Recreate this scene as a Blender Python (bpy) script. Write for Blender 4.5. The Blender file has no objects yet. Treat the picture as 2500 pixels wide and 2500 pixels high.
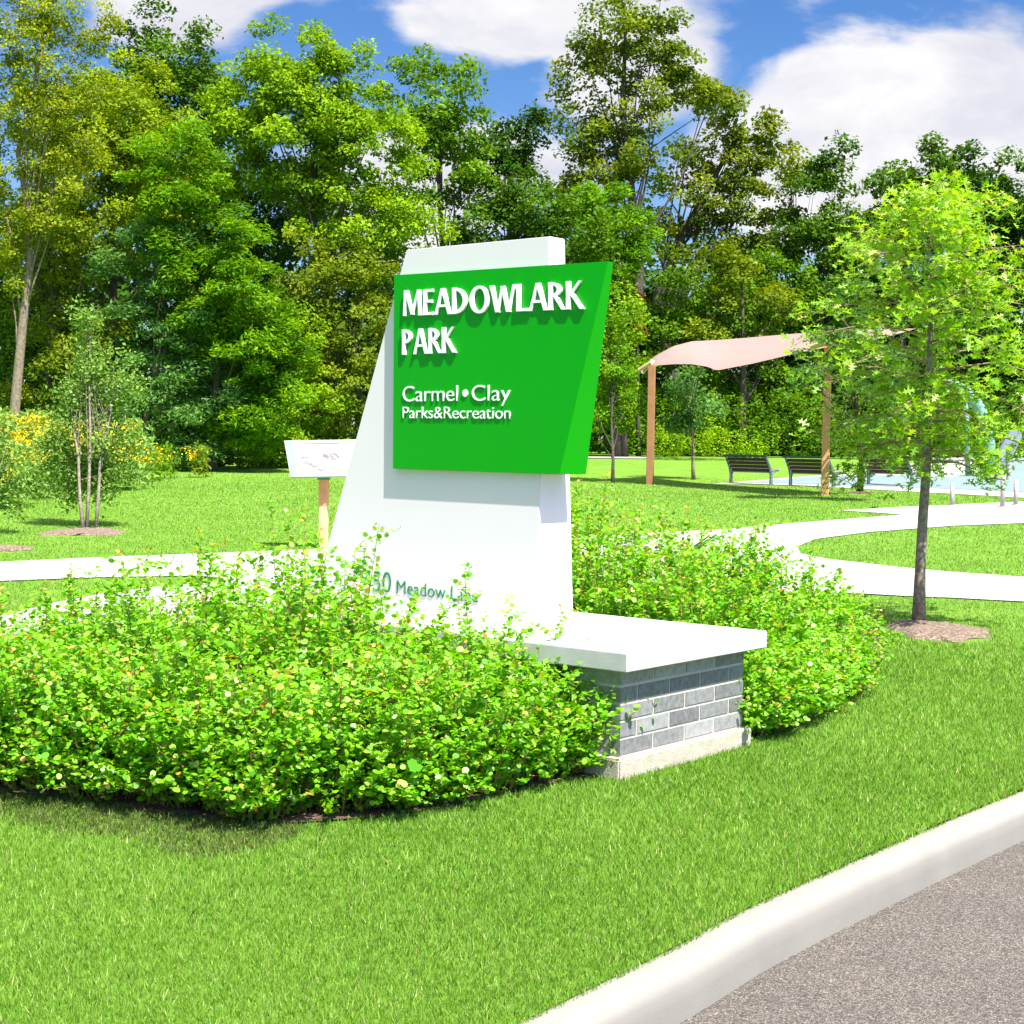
import bpy, math
import numpy as np
from mathutils import Vector, Matrix
from mathutils.geometry import delaunay_2d_cdt

rng = np.random.default_rng(7)
scn = bpy.context.scene
COL = scn.collection
# ------------------------------------------------------------------ camera
FPX = 3800.0
p_ = math.radians(2.49); r_ = math.radians(.8)
CF = np.array([0, math.cos(p_), -math.sin(p_)])
_R0 = np.array([1, 0, 0.]); _U0 = np.array([0, math.sin(p_), math.cos(p_)])
CR = _R0*math.cos(r_)+_U0*math.sin(r_); CU = _U0*math.cos(r_)-_R0*math.sin(r_)
CC = np.array([0, 0, 1.6])
def ray(x, y): return CF+CR*(x-1250)/FPX-CU*(y-1250)/FPX
def atY(x, y, Y):
    v = ray(x, y); return CC+v*(Y/v[1])
def onz(x, y, z):
    v = ray(x, y); return CC+v*((z-CC[2])/v[2])
def onplane(x, y, p0, n):
    v = ray(x, y); return CC+v*(np.dot(p0-CC, n)/np.dot(v, n))
K = 2500/1932.0                    # measured on a 1932 px view of the photograph
cam = bpy.data.objects.new('camera', bpy.data.cameras.new('camera')); COL.objects.link(cam)
m = Matrix.Identity(4)
for i in range(3):
    m[i][0] = CR[i]; m[i][1] = CU[i]; m[i][2] = -CF[i]; m[i][3] = CC[i]
cam.matrix_world = m
cam.data.sensor_width = 36; cam.data.sensor_fit = 'HORIZONTAL'
cam.data.lens = 36*FPX/2500; cam.data.clip_start = .05; cam.data.clip_end = 3000
scn.camera = cam

# ------------------------------------------------------------------ terrain
_hy = np.array([-50, 3, 9, 20, 34, 45, 53, 62, 75, 2000.])
_hz = np.array([.145, .145, .165, .285, .50, .55, .78, 1.20, 1.3, 1.3])
def H(Y): return np.interp(Y, _hy, _hz)
def ground(x, y):
    Y = 10.
    for _ in range(60):
        q = onz(x, y, float(H(Y)))
        if q[1] < 0: return atY(x, y, 60)
        Y = .5*Y+.5*q[1]
    return onz(x, y, float(H(Y)))

# ------------------------------------------------------------------ helpers
def setp(o, label=None, cat=None, group=None, kind=None):
    if label: o['label'] = label
    if cat: o['category'] = cat
    if group: o['group'] = group
    if kind: o['kind'] = kind
    return o
def empty(name, loc, label, cat, group=None):
    o = bpy.data.objects.new(name, None); COL.objects.link(o)
    o.location = Vector([float(a) for a in loc]); o.empty_display_size = .1
    return setp(o, label, cat, group)
def link(name, me, mats, parent=None, smooth=False):
    o = bpy.data.objects.new(name, me); COL.objects.link(o)
    for mm in (mats if isinstance(mats, (list, tuple)) else [mats]): me.materials.append(mm)
    if parent is not None:
        o.parent = parent
        q = parent; off = Vector((0, 0, 0))
        while q is not None:
            off += q.location; q = q.parent
        me.transform(Matrix.Translation(-off))
    if smooth: me.polygons.foreach_set('use_smooth', [True]*len(me.polygons))
    return o
def poly_mesh(V, n, attrs=None, mat=None):
    """V: (N*n,3) verts, every n of them one face"""
    V = np.asarray(V, dtype=np.float32).reshape(-1, 3); N = len(V)//n
    me = bpy.data.meshes.new('m')
    me.vertices.add(len(V)); me.vertices.foreach_set('co', V.ravel())
    me.loops.add(len(V)); me.loops.foreach_set('vertex_index', np.arange(len(V), dtype=np.int32))
    me.polygons.add(N)
    me.polygons.foreach_set('loop_start', np.arange(0, N*n, n, dtype=np.int32))
    me.polygons.foreach_set('loop_total', np.full(N, n, dtype=np.int32))
    if mat is not None: me.polygons.foreach_set('material_index', np.asarray(mat, dtype=np.int32))
    me.update(calc_edges=True)
    for k, a in (attrs or {}).items():
        at = me.attributes.new(k, 'FLOAT', 'FACE'); at.data.foreach_set('value', np.asarray(a, dtype=np.float32))
    return me
class MB:
    def __init__(s): s.v = []; s.f = []; s.m = []
    def add(s, vs, fs, m=0):
        b = len(s.v); s.v += [tuple(float(c) for c in q) for q in vs]
        s.f += [tuple(b+i for i in f) for f in fs]; s.m += [m]*len(fs); return s
    def hexa(s, q, m=0):           # 8 corners: bottom 4 ccw, top 4 ccw
        return s.add(q, [(3, 2, 1, 0), (4, 5, 6, 7), (0, 1, 5, 4), (1, 2, 6, 5), (2, 3, 7, 6), (3, 0, 4, 7)], m)
    def box(s, c, sx, sy, sz, ax=None, ay=None, az=None, m=0):
        c = np.array(c, float); ax = np.array(ax if ax is not None else (1, 0, 0.)); ay = np.array(ay if ay is not None else (0, 1, 0.)); az = np.array(az if az is not None else (0, 0, 1.))
        q = []
        for k in (-.5, .5):
            for i, j in ((-.5, -.5), (.5, -.5), (.5, .5), (-.5, .5)):
                q.append(c+ax*sx*i+ay*sy*j+az*sz*k)
        return s.hexa(q, m)
    def tube(s, P, R, n=8, m=0, cap=True):
        P = [np.array(q, float) for q in P]; R = R if isinstance(R, (list, tuple, np.ndarray)) else [R]*len(P)
        rings = []; up = None
        for i, q in enumerate(P):
            t = P[min(i+1, len(P)-1)]-P[max(i-1, 0)]; t = t/(np.linalg.norm(t)+1e-9)
            if up is None:
                a = np.array([0, 0, 1.]) if abs(t[2]) < .9 else np.array([1., 0, 0]); up = np.cross(t, a)
            up = up-t*np.dot(up, t); up /= np.linalg.norm(up)+1e-9
            w = np.cross(t, up)
            rings.append([q+R[i]*(up*math.cos(2*math.pi*k/n)+w*math.sin(2*math.pi*k/n)) for k in range(n)])
        vs = [v for r in rings for v in r]; fs = []
        for i in range(len(P)-1):
            for k in range(n):
                fs.append((i*n+k, i*n+(k+1) % n, (i+1)*n+(k+1) % n, (i+1)*n+k))
        if cap: fs += [tuple(range(n))[::-1], tuple((len(P)-1)*n+k for k in range(n))]
        return s.add(vs, fs, m)
    def mesh(s, bevel=0):
        me = bpy.data.meshes.new('m'); me.from_pydata(s.v, [], s.f); me.polygons.foreach_set('material_index', s.m); me.update()
        if bevel:
            import bmesh
            bm = bmesh.new(); bm.from_mesh(me)
            bmesh.ops.recalc_face_normals(bm, faces=bm.faces)
            bmesh.ops.bevel(bm, geom=[e for e in bm.edges if len(e.link_faces) == 2 and e.calc_face_angle(0) > .5], offset=bevel, segments=2, affect='EDGES')
            bm.to_mesh(me); bm.free()
        return me
def part(name, mb, mats, parent=None, smooth=False, bevel=0): return link(name, mb.mesh(bevel), mats, parent, smooth)

# ------------------------------------------------------------------ materials
def nt(name):
    m = bpy.data.materials.new(name); m.use_nodes = True; t = m.node_tree; t.nodes.clear()
    o = t.nodes.new('ShaderNodeOutputMaterial'); return m, t, o
def node(t, ty, **kw):
    n = t.nodes.new(ty)
    for k, v in kw.items():
        if k in n.inputs: n.inputs[k].default_value = v
        else: setattr(n, k, v)
    return n
def ramp(t, fac, stops):
    n = t.nodes.new('ShaderNodeValToRGB'); e = n.color_ramp.elements
    while len(e) < len(stops): e.new(.5)
    for i, (p, c) in enumerate(stops): e[i].position = p; e[i].color = (*c, 1)
    t.links.new(fac, n.inputs['Fac']); return n.outputs['Color']
def noise(t, scale, detail=4, rough=.55, coord='Object', dist=0):
    tc = t.nodes.new('ShaderNodeTexCoord'); n = node(t, 'ShaderNodeTexNoise'); n.inputs['Scale'].default_value = scale
    n.inputs['Detail'].default_value = detail; n.inputs['Roughness'].default_value = rough; n.inputs['Distortion'].default_value = dist
    t.links.new(tc.outputs[coord], n.inputs['Vector']); return n.outputs['Fac']
def basic(name, stops, scale=20, rough=.7, detail=4, bump=0, bscale=None, spec=.5, metal=0, coat=0):
    m, t, o = nt(name); b = t.nodes.new('ShaderNodeBsdfPrincipled')
    f = noise(t, scale, detail); c = ramp(t, f, stops); t.links.new(c, b.inputs['Base Color'])
    b.inputs['Roughness'].default_value = rough; b.inputs['Specular IOR Level'].default_value = spec; b.inputs['Metallic'].default_value = metal
    b.inputs['Coat Weight'].default_value = coat
    if bump:
        bp = t.nodes.new('ShaderNodeBump'); bp.inputs['Strength'].default_value = bump; bp.inputs['Distance'].default_value = .01
        t.links.new(noise(t, bscale or scale*3, 5), bp.inputs['Height']); t.links.new(bp.outputs[0], b.inputs['Normal'])
    t.links.new(b.outputs[0], o.inputs[0]); return m
def leafmat(name, stops, transl=.35, rough=.62, spec=.14, tmul=1.25):
    m, t, o = nt(name); a = t.nodes.new('ShaderNodeAttribute'); a.attribute_name = 'lv'
    c = ramp(t, a.outputs['Fac'], stops)
    b = t.nodes.new('ShaderNodeBsdfPrincipled'); b.inputs['Roughness'].default_value = rough; b.inputs['Specular IOR Level'].default_value = spec
    t.links.new(c, b.inputs['Base Color'])
    tr = t.nodes.new('ShaderNodeBsdfTranslucent'); hs = t.nodes.new('ShaderNodeHueSaturation')
    hs.inputs['Value'].default_value = tmul; hs.inputs['Hue'].default_value = .485; hs.inputs['Saturation'].default_value = 1.1
    t.links.new(c, hs.inputs['Color']); t.links.new(hs.outputs[0], tr.inputs['Color'])
    mx = t.nodes.new('ShaderNodeMixShader'); mx.inputs[0].default_value = transl
    t.links.new(b.outputs[0], mx.inputs[1]); t.links.new(tr.outputs[0], mx.inputs[2]); t.links.new(mx.outputs[0], o.inputs[0]); return m

M = {}
M['white'] = basic('white_paint', [(0, (.65, .605, .605)), (1, (.685, .64, .64))], 3, .5)
M['panel'] = basic('green_paint', [(0, (.001, .285, .0005)), (1, (.001, .31, .0005))], 2, .34, spec=.22)
M['lettwhite'] = basic('letter_white', [(0, (.85, .85, .85)), (1, (.88, .88, .88))], 5, .4)
M['lettgreen'] = basic('letter_green', [(0, (.01, .17, .06)), (1, (.01, .19, .07))], 5, .5)
M['cap'] = basic('cast_stone', [(.3, (.46, .445, .415)), (.7, (.52, .505, .475))], 14, .8, bump=.15, bscale=160)
M['concrete_base'] = basic('foundation_concrete', [(.3, (.36, .315, .24)), (.7, (.47, .42, .34))], 18, .9, bump=.4, bscale=120)
M['mortar'] = basic('mortar', [(.3, (.44, .41, .34)), (.7, (.52, .485, .41))], 60, .95, bump=.3, bscale=200)
M['path'] = basic('path_concrete', [(.25, (.335, .318, .298)), (.75, (.395, .378, .356))], 1.2, .9, bump=.1, bscale=90)
M['kerb'] = basic('kerb_concrete', [(.2, (.205, .193, .165)), (.75, (.25, .236, .205))], 3.5, .85, detail=8, bump=.12, bscale=150)
M['mulch'] = basic('mulch', [(.3, (.035, .018, .010)), (.55, (.10, .055, .032)), (.75, (.22, .13, .08))], 45, .95, bump=1, bscale=60)
M['mulchpale'] = basic('mulch_pale', [(.3, (.05, .032, .02)), (.5, (.16, .11, .075)), (.72, (.33, .255, .185))], 38, .95, bump=1, bscale=50)
M['wood'] = basic('post_wood', [(.3, (.55, .26, .10)), (.7, (.66, .34, .14))], 6, .7)
M['woodbrown'] = basic('post_brown', [(.3, (.30, .13, .055)), (.7, (.36, .165, .07))], 6, .7)
M['woodpale'] = basic('post_pale', [(.3, (.62, .40, .20)), (.7, (.74, .52, .30))], 6, .7)
M['bark'] = basic('bark', [(.3, (.035, .028, .02)), (.7, (.10, .08, .06))], 22, .95, bump=.8, bscale=40)
M['barkpale'] = basic('bark_pale', [(.3, (.12, .09, .06)), (.7, (.28, .215, .15))], 14, .95, bump=.6, bscale=30)
M['barkoak'] = basic('bark_young', [(.35, (.14, .11, .085)), (.6, (.27, .22, .17)), (.8, (.42, .36, .29))], 28, .95, bump=.6, bscale=60)
M['stem'] = basic('twig_red', [(.3, (.20, .10, .04)), (.7, (.34, .17, .07))], 30, .8)
M['twig'] = basic('twig', [(.3, (.22, .15, .08)), (.7, (.36, .24, .12))], 30, .8)
M['steel'] = basic('bench_steel', [(.3, (.10, .12, .16)), (.7, (.14, .165, .21))], 9, .5)
M['slat'] = basic('bench_slat', [(.3, (.022, .011, .009)), (.7, (.05, .023, .016))], 30, .7)
M['slatpale'] = basic('bench_seat', [(.3, (.32, .27, .27)), (.7, (.40, .34, .33))], 30, .7)
M['greenrail'] = basic('bench_rail', [(.3, (.02, .055, .045)), (.7, (.03, .08, .065))], 9, .5)
M['sail'] = basic('sail_fabric', [(.35, (.58, .33, .29)), (.65, (.63, .37, .33))], 1.1, .85)
M['pad'] = basic('splash_surface', [(.3, (.15, .215, .215)), (.7, (.18, .245, .24))], .8, .6)
M['aqua'] = basic('aqua_paint', [(.3, (.14, .30, .24)), (.7, (.19, .36, .30))], 2, .4)
M['slide'] = basic('blue_grey_plastic', [(.3, (.19, .21, .28)), (.7, (.24, .26, .33))], 2, .4)
M['palesteel'] = basic('pale_steel', [(.3, (.32, .29, .28)), (.7, (.38, .35, .33))], 9, .5)
M['boardwhite'] = basic('board_white', [(0, (.31, .305, .30)), (1, (.33, .325, .32))], 3, .5)
M['boardblue'] = basic('board_blue', [(0, (.13, .18, .30)), (1, (.16, .21, .34))], 3, .5)
M['mapgrey'] = basic('map_grey', [(.3, (.07, .07, .07)), (.7, (.17, .16, .165))], 12, .7)
M['mapred'] = basic('map_red', [(.3, (.22, .12, .12)), (.7, (.28, .17, .17))], 12, .7)
M['bracket'] = basic('bracket_green', [(0, (.01, .25, .06)), (1, (.015, .3, .08))], 5, .5)

def brickmat():
    m, t, o = nt('grey_brick'); b = t.nodes.new('ShaderNodeBsdfPrincipled'); a = t.nodes.new('ShaderNodeAttribute'); a.attribute_name = 'lv'
    n = noise(t, 38, 6, .65); mx = node(t, 'ShaderNodeMath', operation='MULTIPLY_ADD'); t.links.new(n, mx.inputs[0]); mx.inputs[1].default_value = .9; t.links.new(a.outputs['Fac'], mx.inputs[2])
    c = ramp(t, mx.outputs[0], [(.3, (.105, .104, .108)), (.62, (.215, .211, .210)), (.95, (.35, .345, .335))]); t.links.new(c, b.inputs['Base Color'])
    b.inputs['Roughness'].default_value = .62; bp = t.nodes.new('ShaderNodeBump'); bp.inputs['Strength'].default_value = .35; bp.inputs['Distance'].default_value = .004
    t.links.new(noise(t, 160, 4), bp.inputs['Height']); t.links.new(bp.outputs[0], b.inputs['Normal']); t.links.new(b.outputs[0], o.inputs[0]); return m
M['brick'] = brickmat()
def asphaltmat():
    m, t, o = nt('asphalt'); b = t.nodes.new('ShaderNodeBsdfPrincipled'); tc = t.nodes.new('ShaderNodeTexCoord')
    v = t.nodes.new('ShaderNodeTexVoronoi'); v.inputs['Scale'].default_value = 290; t.links.new(tc.outputs['Object'], v.inputs['Vector'])
    sep = t.nodes.new('ShaderNodeSeparateColor'); t.links.new(v.outputs['Color'], sep.inputs[0])
    c1 = ramp(t, sep.outputs[0], [(0, (.028, .023, .018)), (.45, (.092, .078, .062)), (.8, (.138, .118, .096)), (1, (.28, .255, .22))])
    v2 = t.nodes.new('ShaderNodeTexVoronoi'); v2.inputs['Scale'].default_value = 120; t.links.new(tc.outputs['Object'], v2.inputs['Vector'])
    sp2 = t.nodes.new('ShaderNodeSeparateColor'); t.links.new(v2.outputs['Color'], sp2.inputs[0])
    c2 = ramp(t, sp2.outputs[1], [(0, (.62, .62, .62)), (.6, (1, 1, 1)), (1, (1.25, 1.22, 1.18))])
    big = ramp(t, noise(t, 2.2, 5), [(.3, (.86, .86, .87)), (.7, (1.12, 1.1, 1.08))])
    mx = node(t, 'ShaderNodeMix', data_type='RGBA', blend_type='MULTIPLY'); mx.inputs[0].default_value = 1; t.links.new(c1, mx.inputs[6]); t.links.new(c2, mx.inputs[7])
    mx2 = node(t, 'ShaderNodeMix', data_type='RGBA', blend_type='MULTIPLY'); mx2.inputs[0].default_value = 1; t.links.new(mx.outputs[2], mx2.inputs[6]); t.links.new(big, mx2.inputs[7])
    t.links.new(mx2.outputs[2], b.inputs['Base Color']); b.inputs['Roughness'].default_value = .85
    bp = t.nodes.new('ShaderNodeBump'); bp.inputs['Strength'].default_value = .7; bp.inputs['Distance'].default_value = .004
    t.links.new(v.outputs['Distance'], bp.inputs['Height']); t.links.new(bp.outputs[0], b.inputs['Normal']); t.links.new(b.outputs[0], o.inputs[0]); return m
M['asphalt'] = asphaltmat()
def add_joints(m, pitch):
    t = m.node_tree; b = [n for n in t.nodes if n.type == 'BSDF_PRINCIPLED'][0]; src = b.inputs['Base Color'].links[0].from_socket
    tc = t.nodes.new('ShaderNodeTexCoord'); sp = t.nodes.new('ShaderNodeSeparateXYZ'); t.links.new(tc.outputs['Object'], sp.inputs[0])
    md = node(t, 'ShaderNodeMath', operation='PINGPONG'); t.links.new(sp.outputs['X'], md.inputs[0]); md.inputs[1].default_value = pitch
    lt = node(t, 'ShaderNodeMath', operation='LESS_THAN'); t.links.new(md.outputs[0], lt.inputs[0]); lt.inputs[1].default_value = .008
    mx = node(t, 'ShaderNodeMix', data_type='RGBA'); t.links.new(lt.outputs[0], mx.inputs[0]); t.links.new(src, mx.inputs[6]); mx.inputs[7].default_value = (.16, .15, .135, 1)
    t.links.new(mx.outputs[2], b.inputs['Base Color'])
add_joints(M['path'], .9)
def lawnmat():
    m, t, o = nt('lawn'); b = t.nodes.new('ShaderNodeBsdfPrincipled')
    fine = noise(t, 26, 8, .75); mid = noise(t, 1.4, 5, .6); 
    c1 = ramp(t, fine, [(.28, (.064, .142, .010)), (.5, (.122, .25, .022)), (.72, (.195, .335, .048))])
    c2 = ramp(t, mid, [(.3, (.80, .86, .70)), (.5, (1, 1, 1)), (.72, (1.2, 1.1, 1.2))])
    mx = node(t, 'ShaderNodeMix', data_type='RGBA', blend_type='MULTIPLY'); mx.inputs[0].default_value = 1
    t.links.new(c1, mx.inputs[6]); t.links.new(c2, mx.inputs[7]); t.links.new(mx.outputs[2], b.inputs['Base Color'])
    b.inputs['Roughness'].default_value = .9; b.inputs['Specular IOR Level'].default_value = .15
    bp = t.nodes.new('ShaderNodeBump'); bp.inputs['Strength'].default_value = .8; bp.inputs['Distance'].default_value = .03
    t.links.new(noise(t, 40, 6, .7), bp.inputs['Height']); t.links.new(bp.outputs[0], b.inputs['Normal']); t.links.new(b.outputs[0], o.inputs[0]); return m
M['lawn'] = lawnmat()
M['grass'] = leafmat('grass_blade', [(0, (.055, .130, .010)), (.35, (.110, .245, .014)), (.65, (.185, .35, .030)), (.88, (.31, .47, .09)), (1, (.50, .48, .18))], .3, .55, .3)
M['olivegrass'] = leafmat('grass_olive_shade', [(0, (.035, .055, .010)), (.5, (.085, .125, .022)), (.9, (.16, .20, .05)), (1, (.35, .30, .12))], .25, .6, .2)  # olive blades carry the shade before the left bed in their colour
M['soil'] = basic('forest_floor', [(.3, (.03, .04, .012)), (.7, (.06, .075, .02))], 2, .95)

# ------------------------------------------------------------------ ground sheets
def k2(pts): return [(x*K, y*K) for x, y in pts]
KERB = np.array([(-60., -75.), (-6, -4.6), (-1.6, 1.5), (-.45, 3.02), (.48, 4.25), (.83, 4.75), (1.33, 5.38), (2.14, 6.36), (3.6, 8.05), (6.2, 10.8), (14, 18.), (40, 36), (300, 190)])
def smooth_poly(P, n=10):
    out = []
    for i in range(len(P)-1):
        p0 = P[max(i-1, 0)]; p1 = P[i]; p2 = P[i+1]; p3 = P[min(i+2, len(P)-1)]
        for k in range(n):
            t = k/n; out.append(.5*((2*p1)+(-p0+p2)*t+(2*p0-5*p1+4*p2-p3)*t*t+(-p0+3*p1-3*p2+p3)*t**3))
    out.append(P[-1]); return np.array(out)
core = smooth_poly(KERB[1:-1], 10); KL = np.vstack([KERB[:1], core, KERB[-1:]])
tan = np.gradient(KL, axis=0); tan /= np.linalg.norm(tan, axis=1)[:, None]; nrm = np.stack([-tan[:, 1], tan[:, 0]], 1)   # to the lawn side
KW = .118
KB = KL+nrm*KW
def side(X, Y):                 # distance to lawn side of the kerb's back edge (approx)
    Xk = np.interp(Y, KB[:, 1], KB[:, 0]); return (Xk-X)*.75
def inpoly(X, Y, P):
    P = np.asarray(P); ins = np.zeros(len(X), bool); j = len(P)-1
    for i in range(len(P)):
        xi, yi = P[i]; xj, yj = P[j]
        c = ((yi > Y) != (yj > Y)) & (X < (xj-xi)*(Y-yi)/(yj-yi+1e-12)+xi); ins ^= c; j = i
    return ins
def sheet(name, outline, dz, mat, step=None, hf=H):
    P = [tuple(map(float, q)) for q in outline]
    A = np.array(P); vs = [Vector(q) for q in P]
    edges = [(i, (i+1) % len(P)) for i in range(len(P))]
    ys = sorted(set([float(y) for y in _hy if A[:, 1].min() < y < A[:, 1].max()]+list(np.arange(A[:, 1].min(), min(A[:, 1].max(), 80), step or 2.))))
    xs = np.linspace(A[:, 0].min(), A[:, 0].max(), 60)
    gx, gy = np.meshgrid(xs, ys); gx = gx.ravel(); gy = gy.ravel(); k = inpoly(gx, gy, A)
    vs += [Vector((float(x), float(y))) for x, y in zip(gx[k], gy[k])]
    o = delaunay_2d_cdt(vs, edges, [list(range(len(P)))], 1, 1e-5)
    V = [(v.x, v.y, float(hf(v.y))+dz) for v in o[0]]
    me = bpy.data.meshes.new(name); me.from_pydata(V, [], [tuple(f) for f in o[2]]); me.update()
    for p in me.polygons:
        if p.normal.z < 0: p.flip()
    return link(name, me, mat)
lawn_poly = [tuple(q) for q in KB]+[(300, 900), (-600, 900), (-600, -75)]
setp(sheet('lawn', lawn_poly, 0, M['lawn']), kind='structure')
road_poly = [tuple(q) for q in (KL-nrm*.0)[::-1]]+[(-60, -300), (900, -300), (900, 190)]
setp(sheet('road', [tuple(q) for q in (KL+nrm*.02)[::-1]]+[(-60, -300), (900, -300), (900, 190)], 0, M['asphalt'], hf=lambda y: 0.), kind='structure')
g = MB().add([(-1500, -1500, -.4), (1500, -1500, -.4), (1500, 1500, -.4), (-1500, 1500, -.4)], [(0, 1, 2, 3)])
setp(part('ground', g, M['soil']), kind='structure')
# kerb: rounded profile swept along the line
prof = [(.0, -.03), (.0, .06), (.002, .10), (.010, .124), (.026, .139), (.048, .146), (KW-.01, .150), (KW, .146), (KW, .08)]
V = []; F = []
for i in range(len(KL)):
    for (a, z) in prof:
        q = KL[i]+nrm[i]*a; V.append((q[0], q[1], z))
n = len(prof)
for i in range(len(KL)-1):
    for k in range(n-1): F.append((i*n+k, (i+1)*n+k, (i+1)*n+k+1, i*n+k+1))
me = bpy.data.meshes.new('kerb'); me.from_pydata(V, [], F); me.update()
setp(link('kerb', me, M['kerb'], smooth=True), kind='structure')

# paths
top = [(-80, 1068), (0, 1062), (190, 1053), (380, 1046), (610, 1037), (850, 1027), (1085, 1014), (1365, 1000), (1500, 988), (1640, 977), (1705, 972.5), (1665, 969), (1585, 964), (1700, 957.5), (1800, 953), (1932, 947), (2050, 942)]
rt = [(2050, 980), (1932, 988), (1800, 993), (1640, 1005), (1540, 1018), (1505, 1032), (1510, 1046), (1560, 1056), (1630, 1064), (1700, 1072), (1800, 1081), (1932, 1090), (2050, 1094)]
bot = [(2050, 1140), (1932, 1137), (1800, 1130), (1700, 1126), (1630, 1122), (1560, 1120), (1400, 1122), (1100, 1126), (700, 1150), (500, 1170), (350, 1180), (180, 1200), (0, 1222), (-80, 1232)]
lf = [(-80, 1182), (0, 1165), (100, 1140), (200, 1121), (290, 1110), (370, 1103), (440, 1095), (375, 1088), (190, 1091), (0, 1098), (-80, 1102)]
PATH = np.array([ground(*q)[:2] for q in k2(top+rt+bot+lf)])
setp(sheet('path', PATH, .012, M['path'], step=1.), kind='structure')
# far strip of path beyond the lawn
xa = atY(1070*K, 866*K, 60)[0]; xb = atY(1236*K, 864*K, 60)[0]
setp(sheet('path', [(xa, 59.6), (xb, 59.9), (xb, 60.9), (xa, 60.6)], .03, M['path'], step=.5), kind='structure')
# splash pad
pad_out = [(1340, 913.5), (1420, 907.5), (1530, 898), (1640, 893), (1800, 889), (1950, 887), (2100, 885), (2100, 945), (1932, 940), (1800, 932.5), (1700, 927), (1560, 919.5), (1450, 915)]
pad_in = [(1405, 911), (1530, 901), (1640, 896.5), (1800, 893), (1950, 891), (2100, 889), (2100, 934), (1932, 929.5), (1800, 923.5), (1700, 920), (1560, 915)]
PO = np.array([ground(*q)[:2] for q in k2(pad_out)]); PI = np.array([ground(*q)[:2] for q in k2(pad_in)])
setp(sheet('pavement', PO, .012, M['path'], step=1.5), kind='structure')
setp(sheet('splash_pad', PI, .020, M['pad'], step=1.5), kind='structure')
# planting beds
front_bed = [(-40, 1490), (0, 1497), (150, 1508), (300, 1538), (450, 1552), (560, 1556), (700, 1546), (820, 1530), (950, 1500), (1080, 1474), (1168, 1464)]
FB = [ground(*q)[:2] for q in k2(front_bed)]
back_bed = [(1398, 1400), (1480, 1384), (1560, 1345), (1640, 1290), (1668, 1240), (1655, 1190), (1600, 1150), (1500, 1132)]
BB = [ground(*q)[:2] for q in k2(back_bed)]

# ------------------------------------------------------------------ the sign
dR = np.array([.636, .772, 0]); uL = np.array([-.772, .636, 0]); Z3 = np.array([0, 0, 1.])
C0 = atY(1517, 1637, 6.7).copy(); zc = .634; C0[2] = 0
SL = 1.016; FL = 2.70; ch = .0762; zb = zc-5*ch
sign = empty('park_sign', C0+dR*.5+uL*1.2+Z3*.12, 'tall white park sign with green name panel on a low grey brick plinth', 'sign')
base = MB()
def pb(a, b, z): return C0+dR*a+uL*b+Z3*z
def slab(mb, a0, a1, b0, b1, z0, z1, m=0):
    return mb.hexa([pb(a0, b0, z0), pb(a1, b0, z0), pb(a1, b1, z0), pb(a0, b1, z0), pb(a0, b0, z1), pb(a1, b0, z1), pb(a1, b1, z1), pb(a0, b1, z1)], m)
# bricks: each a bevel-free box 3 mm proud of the mortar core
bv = MB(); lv = []
mo = .0068
slab(bv, .004, SL-.004, .004, FL-.004, zb-.004, zc, 1); lv += [0]*6
for c in range(5):
    z1 = zc-c*ch-(.012 if c == 0 else mo); z0 = zc-(c+1)*ch+mo
    off = 0 if c % 2 == 0 else .127
    for face in (0, 1, 2):
        L = SL if face < 2 else FL
        t = -off if off else 0
        while t < L-.001:
            a = max(t, 0)+(mo if t > 0 else 0); b = min(t+.254, L)-(mo if t+.254 < L-.001 else 0)
            if face == 0: slab(bv, a, b, 0, .06, z0, z1)
            elif face == 1: slab(bv, a, b, FL-.06, FL, z0, z1)
            else:
                a2 = max(a, .061); b2 = min(b, FL-.061)
                slab(bv, 0, .06, a2, b2, z0, z1); slab(bv, SL-.06, SL, a2, b2, z0, z1)
                lv += [rng.uniform(-.05, .45)]*6
            lv += [rng.uniform(-.05, .45) if c != 1 else rng.uniform(0, .12)]*6
            t += .254
me = bv.mesh(); at = me.attributes.new('lv', 'FLOAT', 'FACE'); at.data.foreach_set('value', np.array(lv, dtype=np.float32))
bw = link('brick_base', me, [M['brick'], M['mortar']], sign)
fd = MB(); slab(fd, -.045, SL+.04, -.030, FL+.04, -.05, zb-.004); part('foundation', fd, M['concrete_base'], bw, bevel=.008)
cp = MB(); slab(cp, -.077, SL+.077, -.083, FL+.083, zc+.001, zc+.083); part('cap', cp, M['cap'], bw, bevel=.004)
zt = zc+.083
# pylon
uS = np.array([-.742, .670, 0]); nS = np.array([-.670, -.742, 0])
BRf = onz(1305, 1534, zt); 
tb = None
def side_t(pt, px, py, d):          # distance t so that pt + d t projects to column px
    lo, hi = 0., 1.
    for _ in range(40):
        mid = .5*(lo+hi); q = pt+d*mid-CC; x = 1250+FPX*np.dot(q, CR)/np.dot(q, CF)
        if x < px: lo = mid
        else: hi = mid
    return lo
t_bot = side_t(BRf, 1400, 0, dR)
v = ray(762, 1466)
s_ = None
BLf = onplane(762, 1466, BRf, nS); BLf[2] = zt
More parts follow.
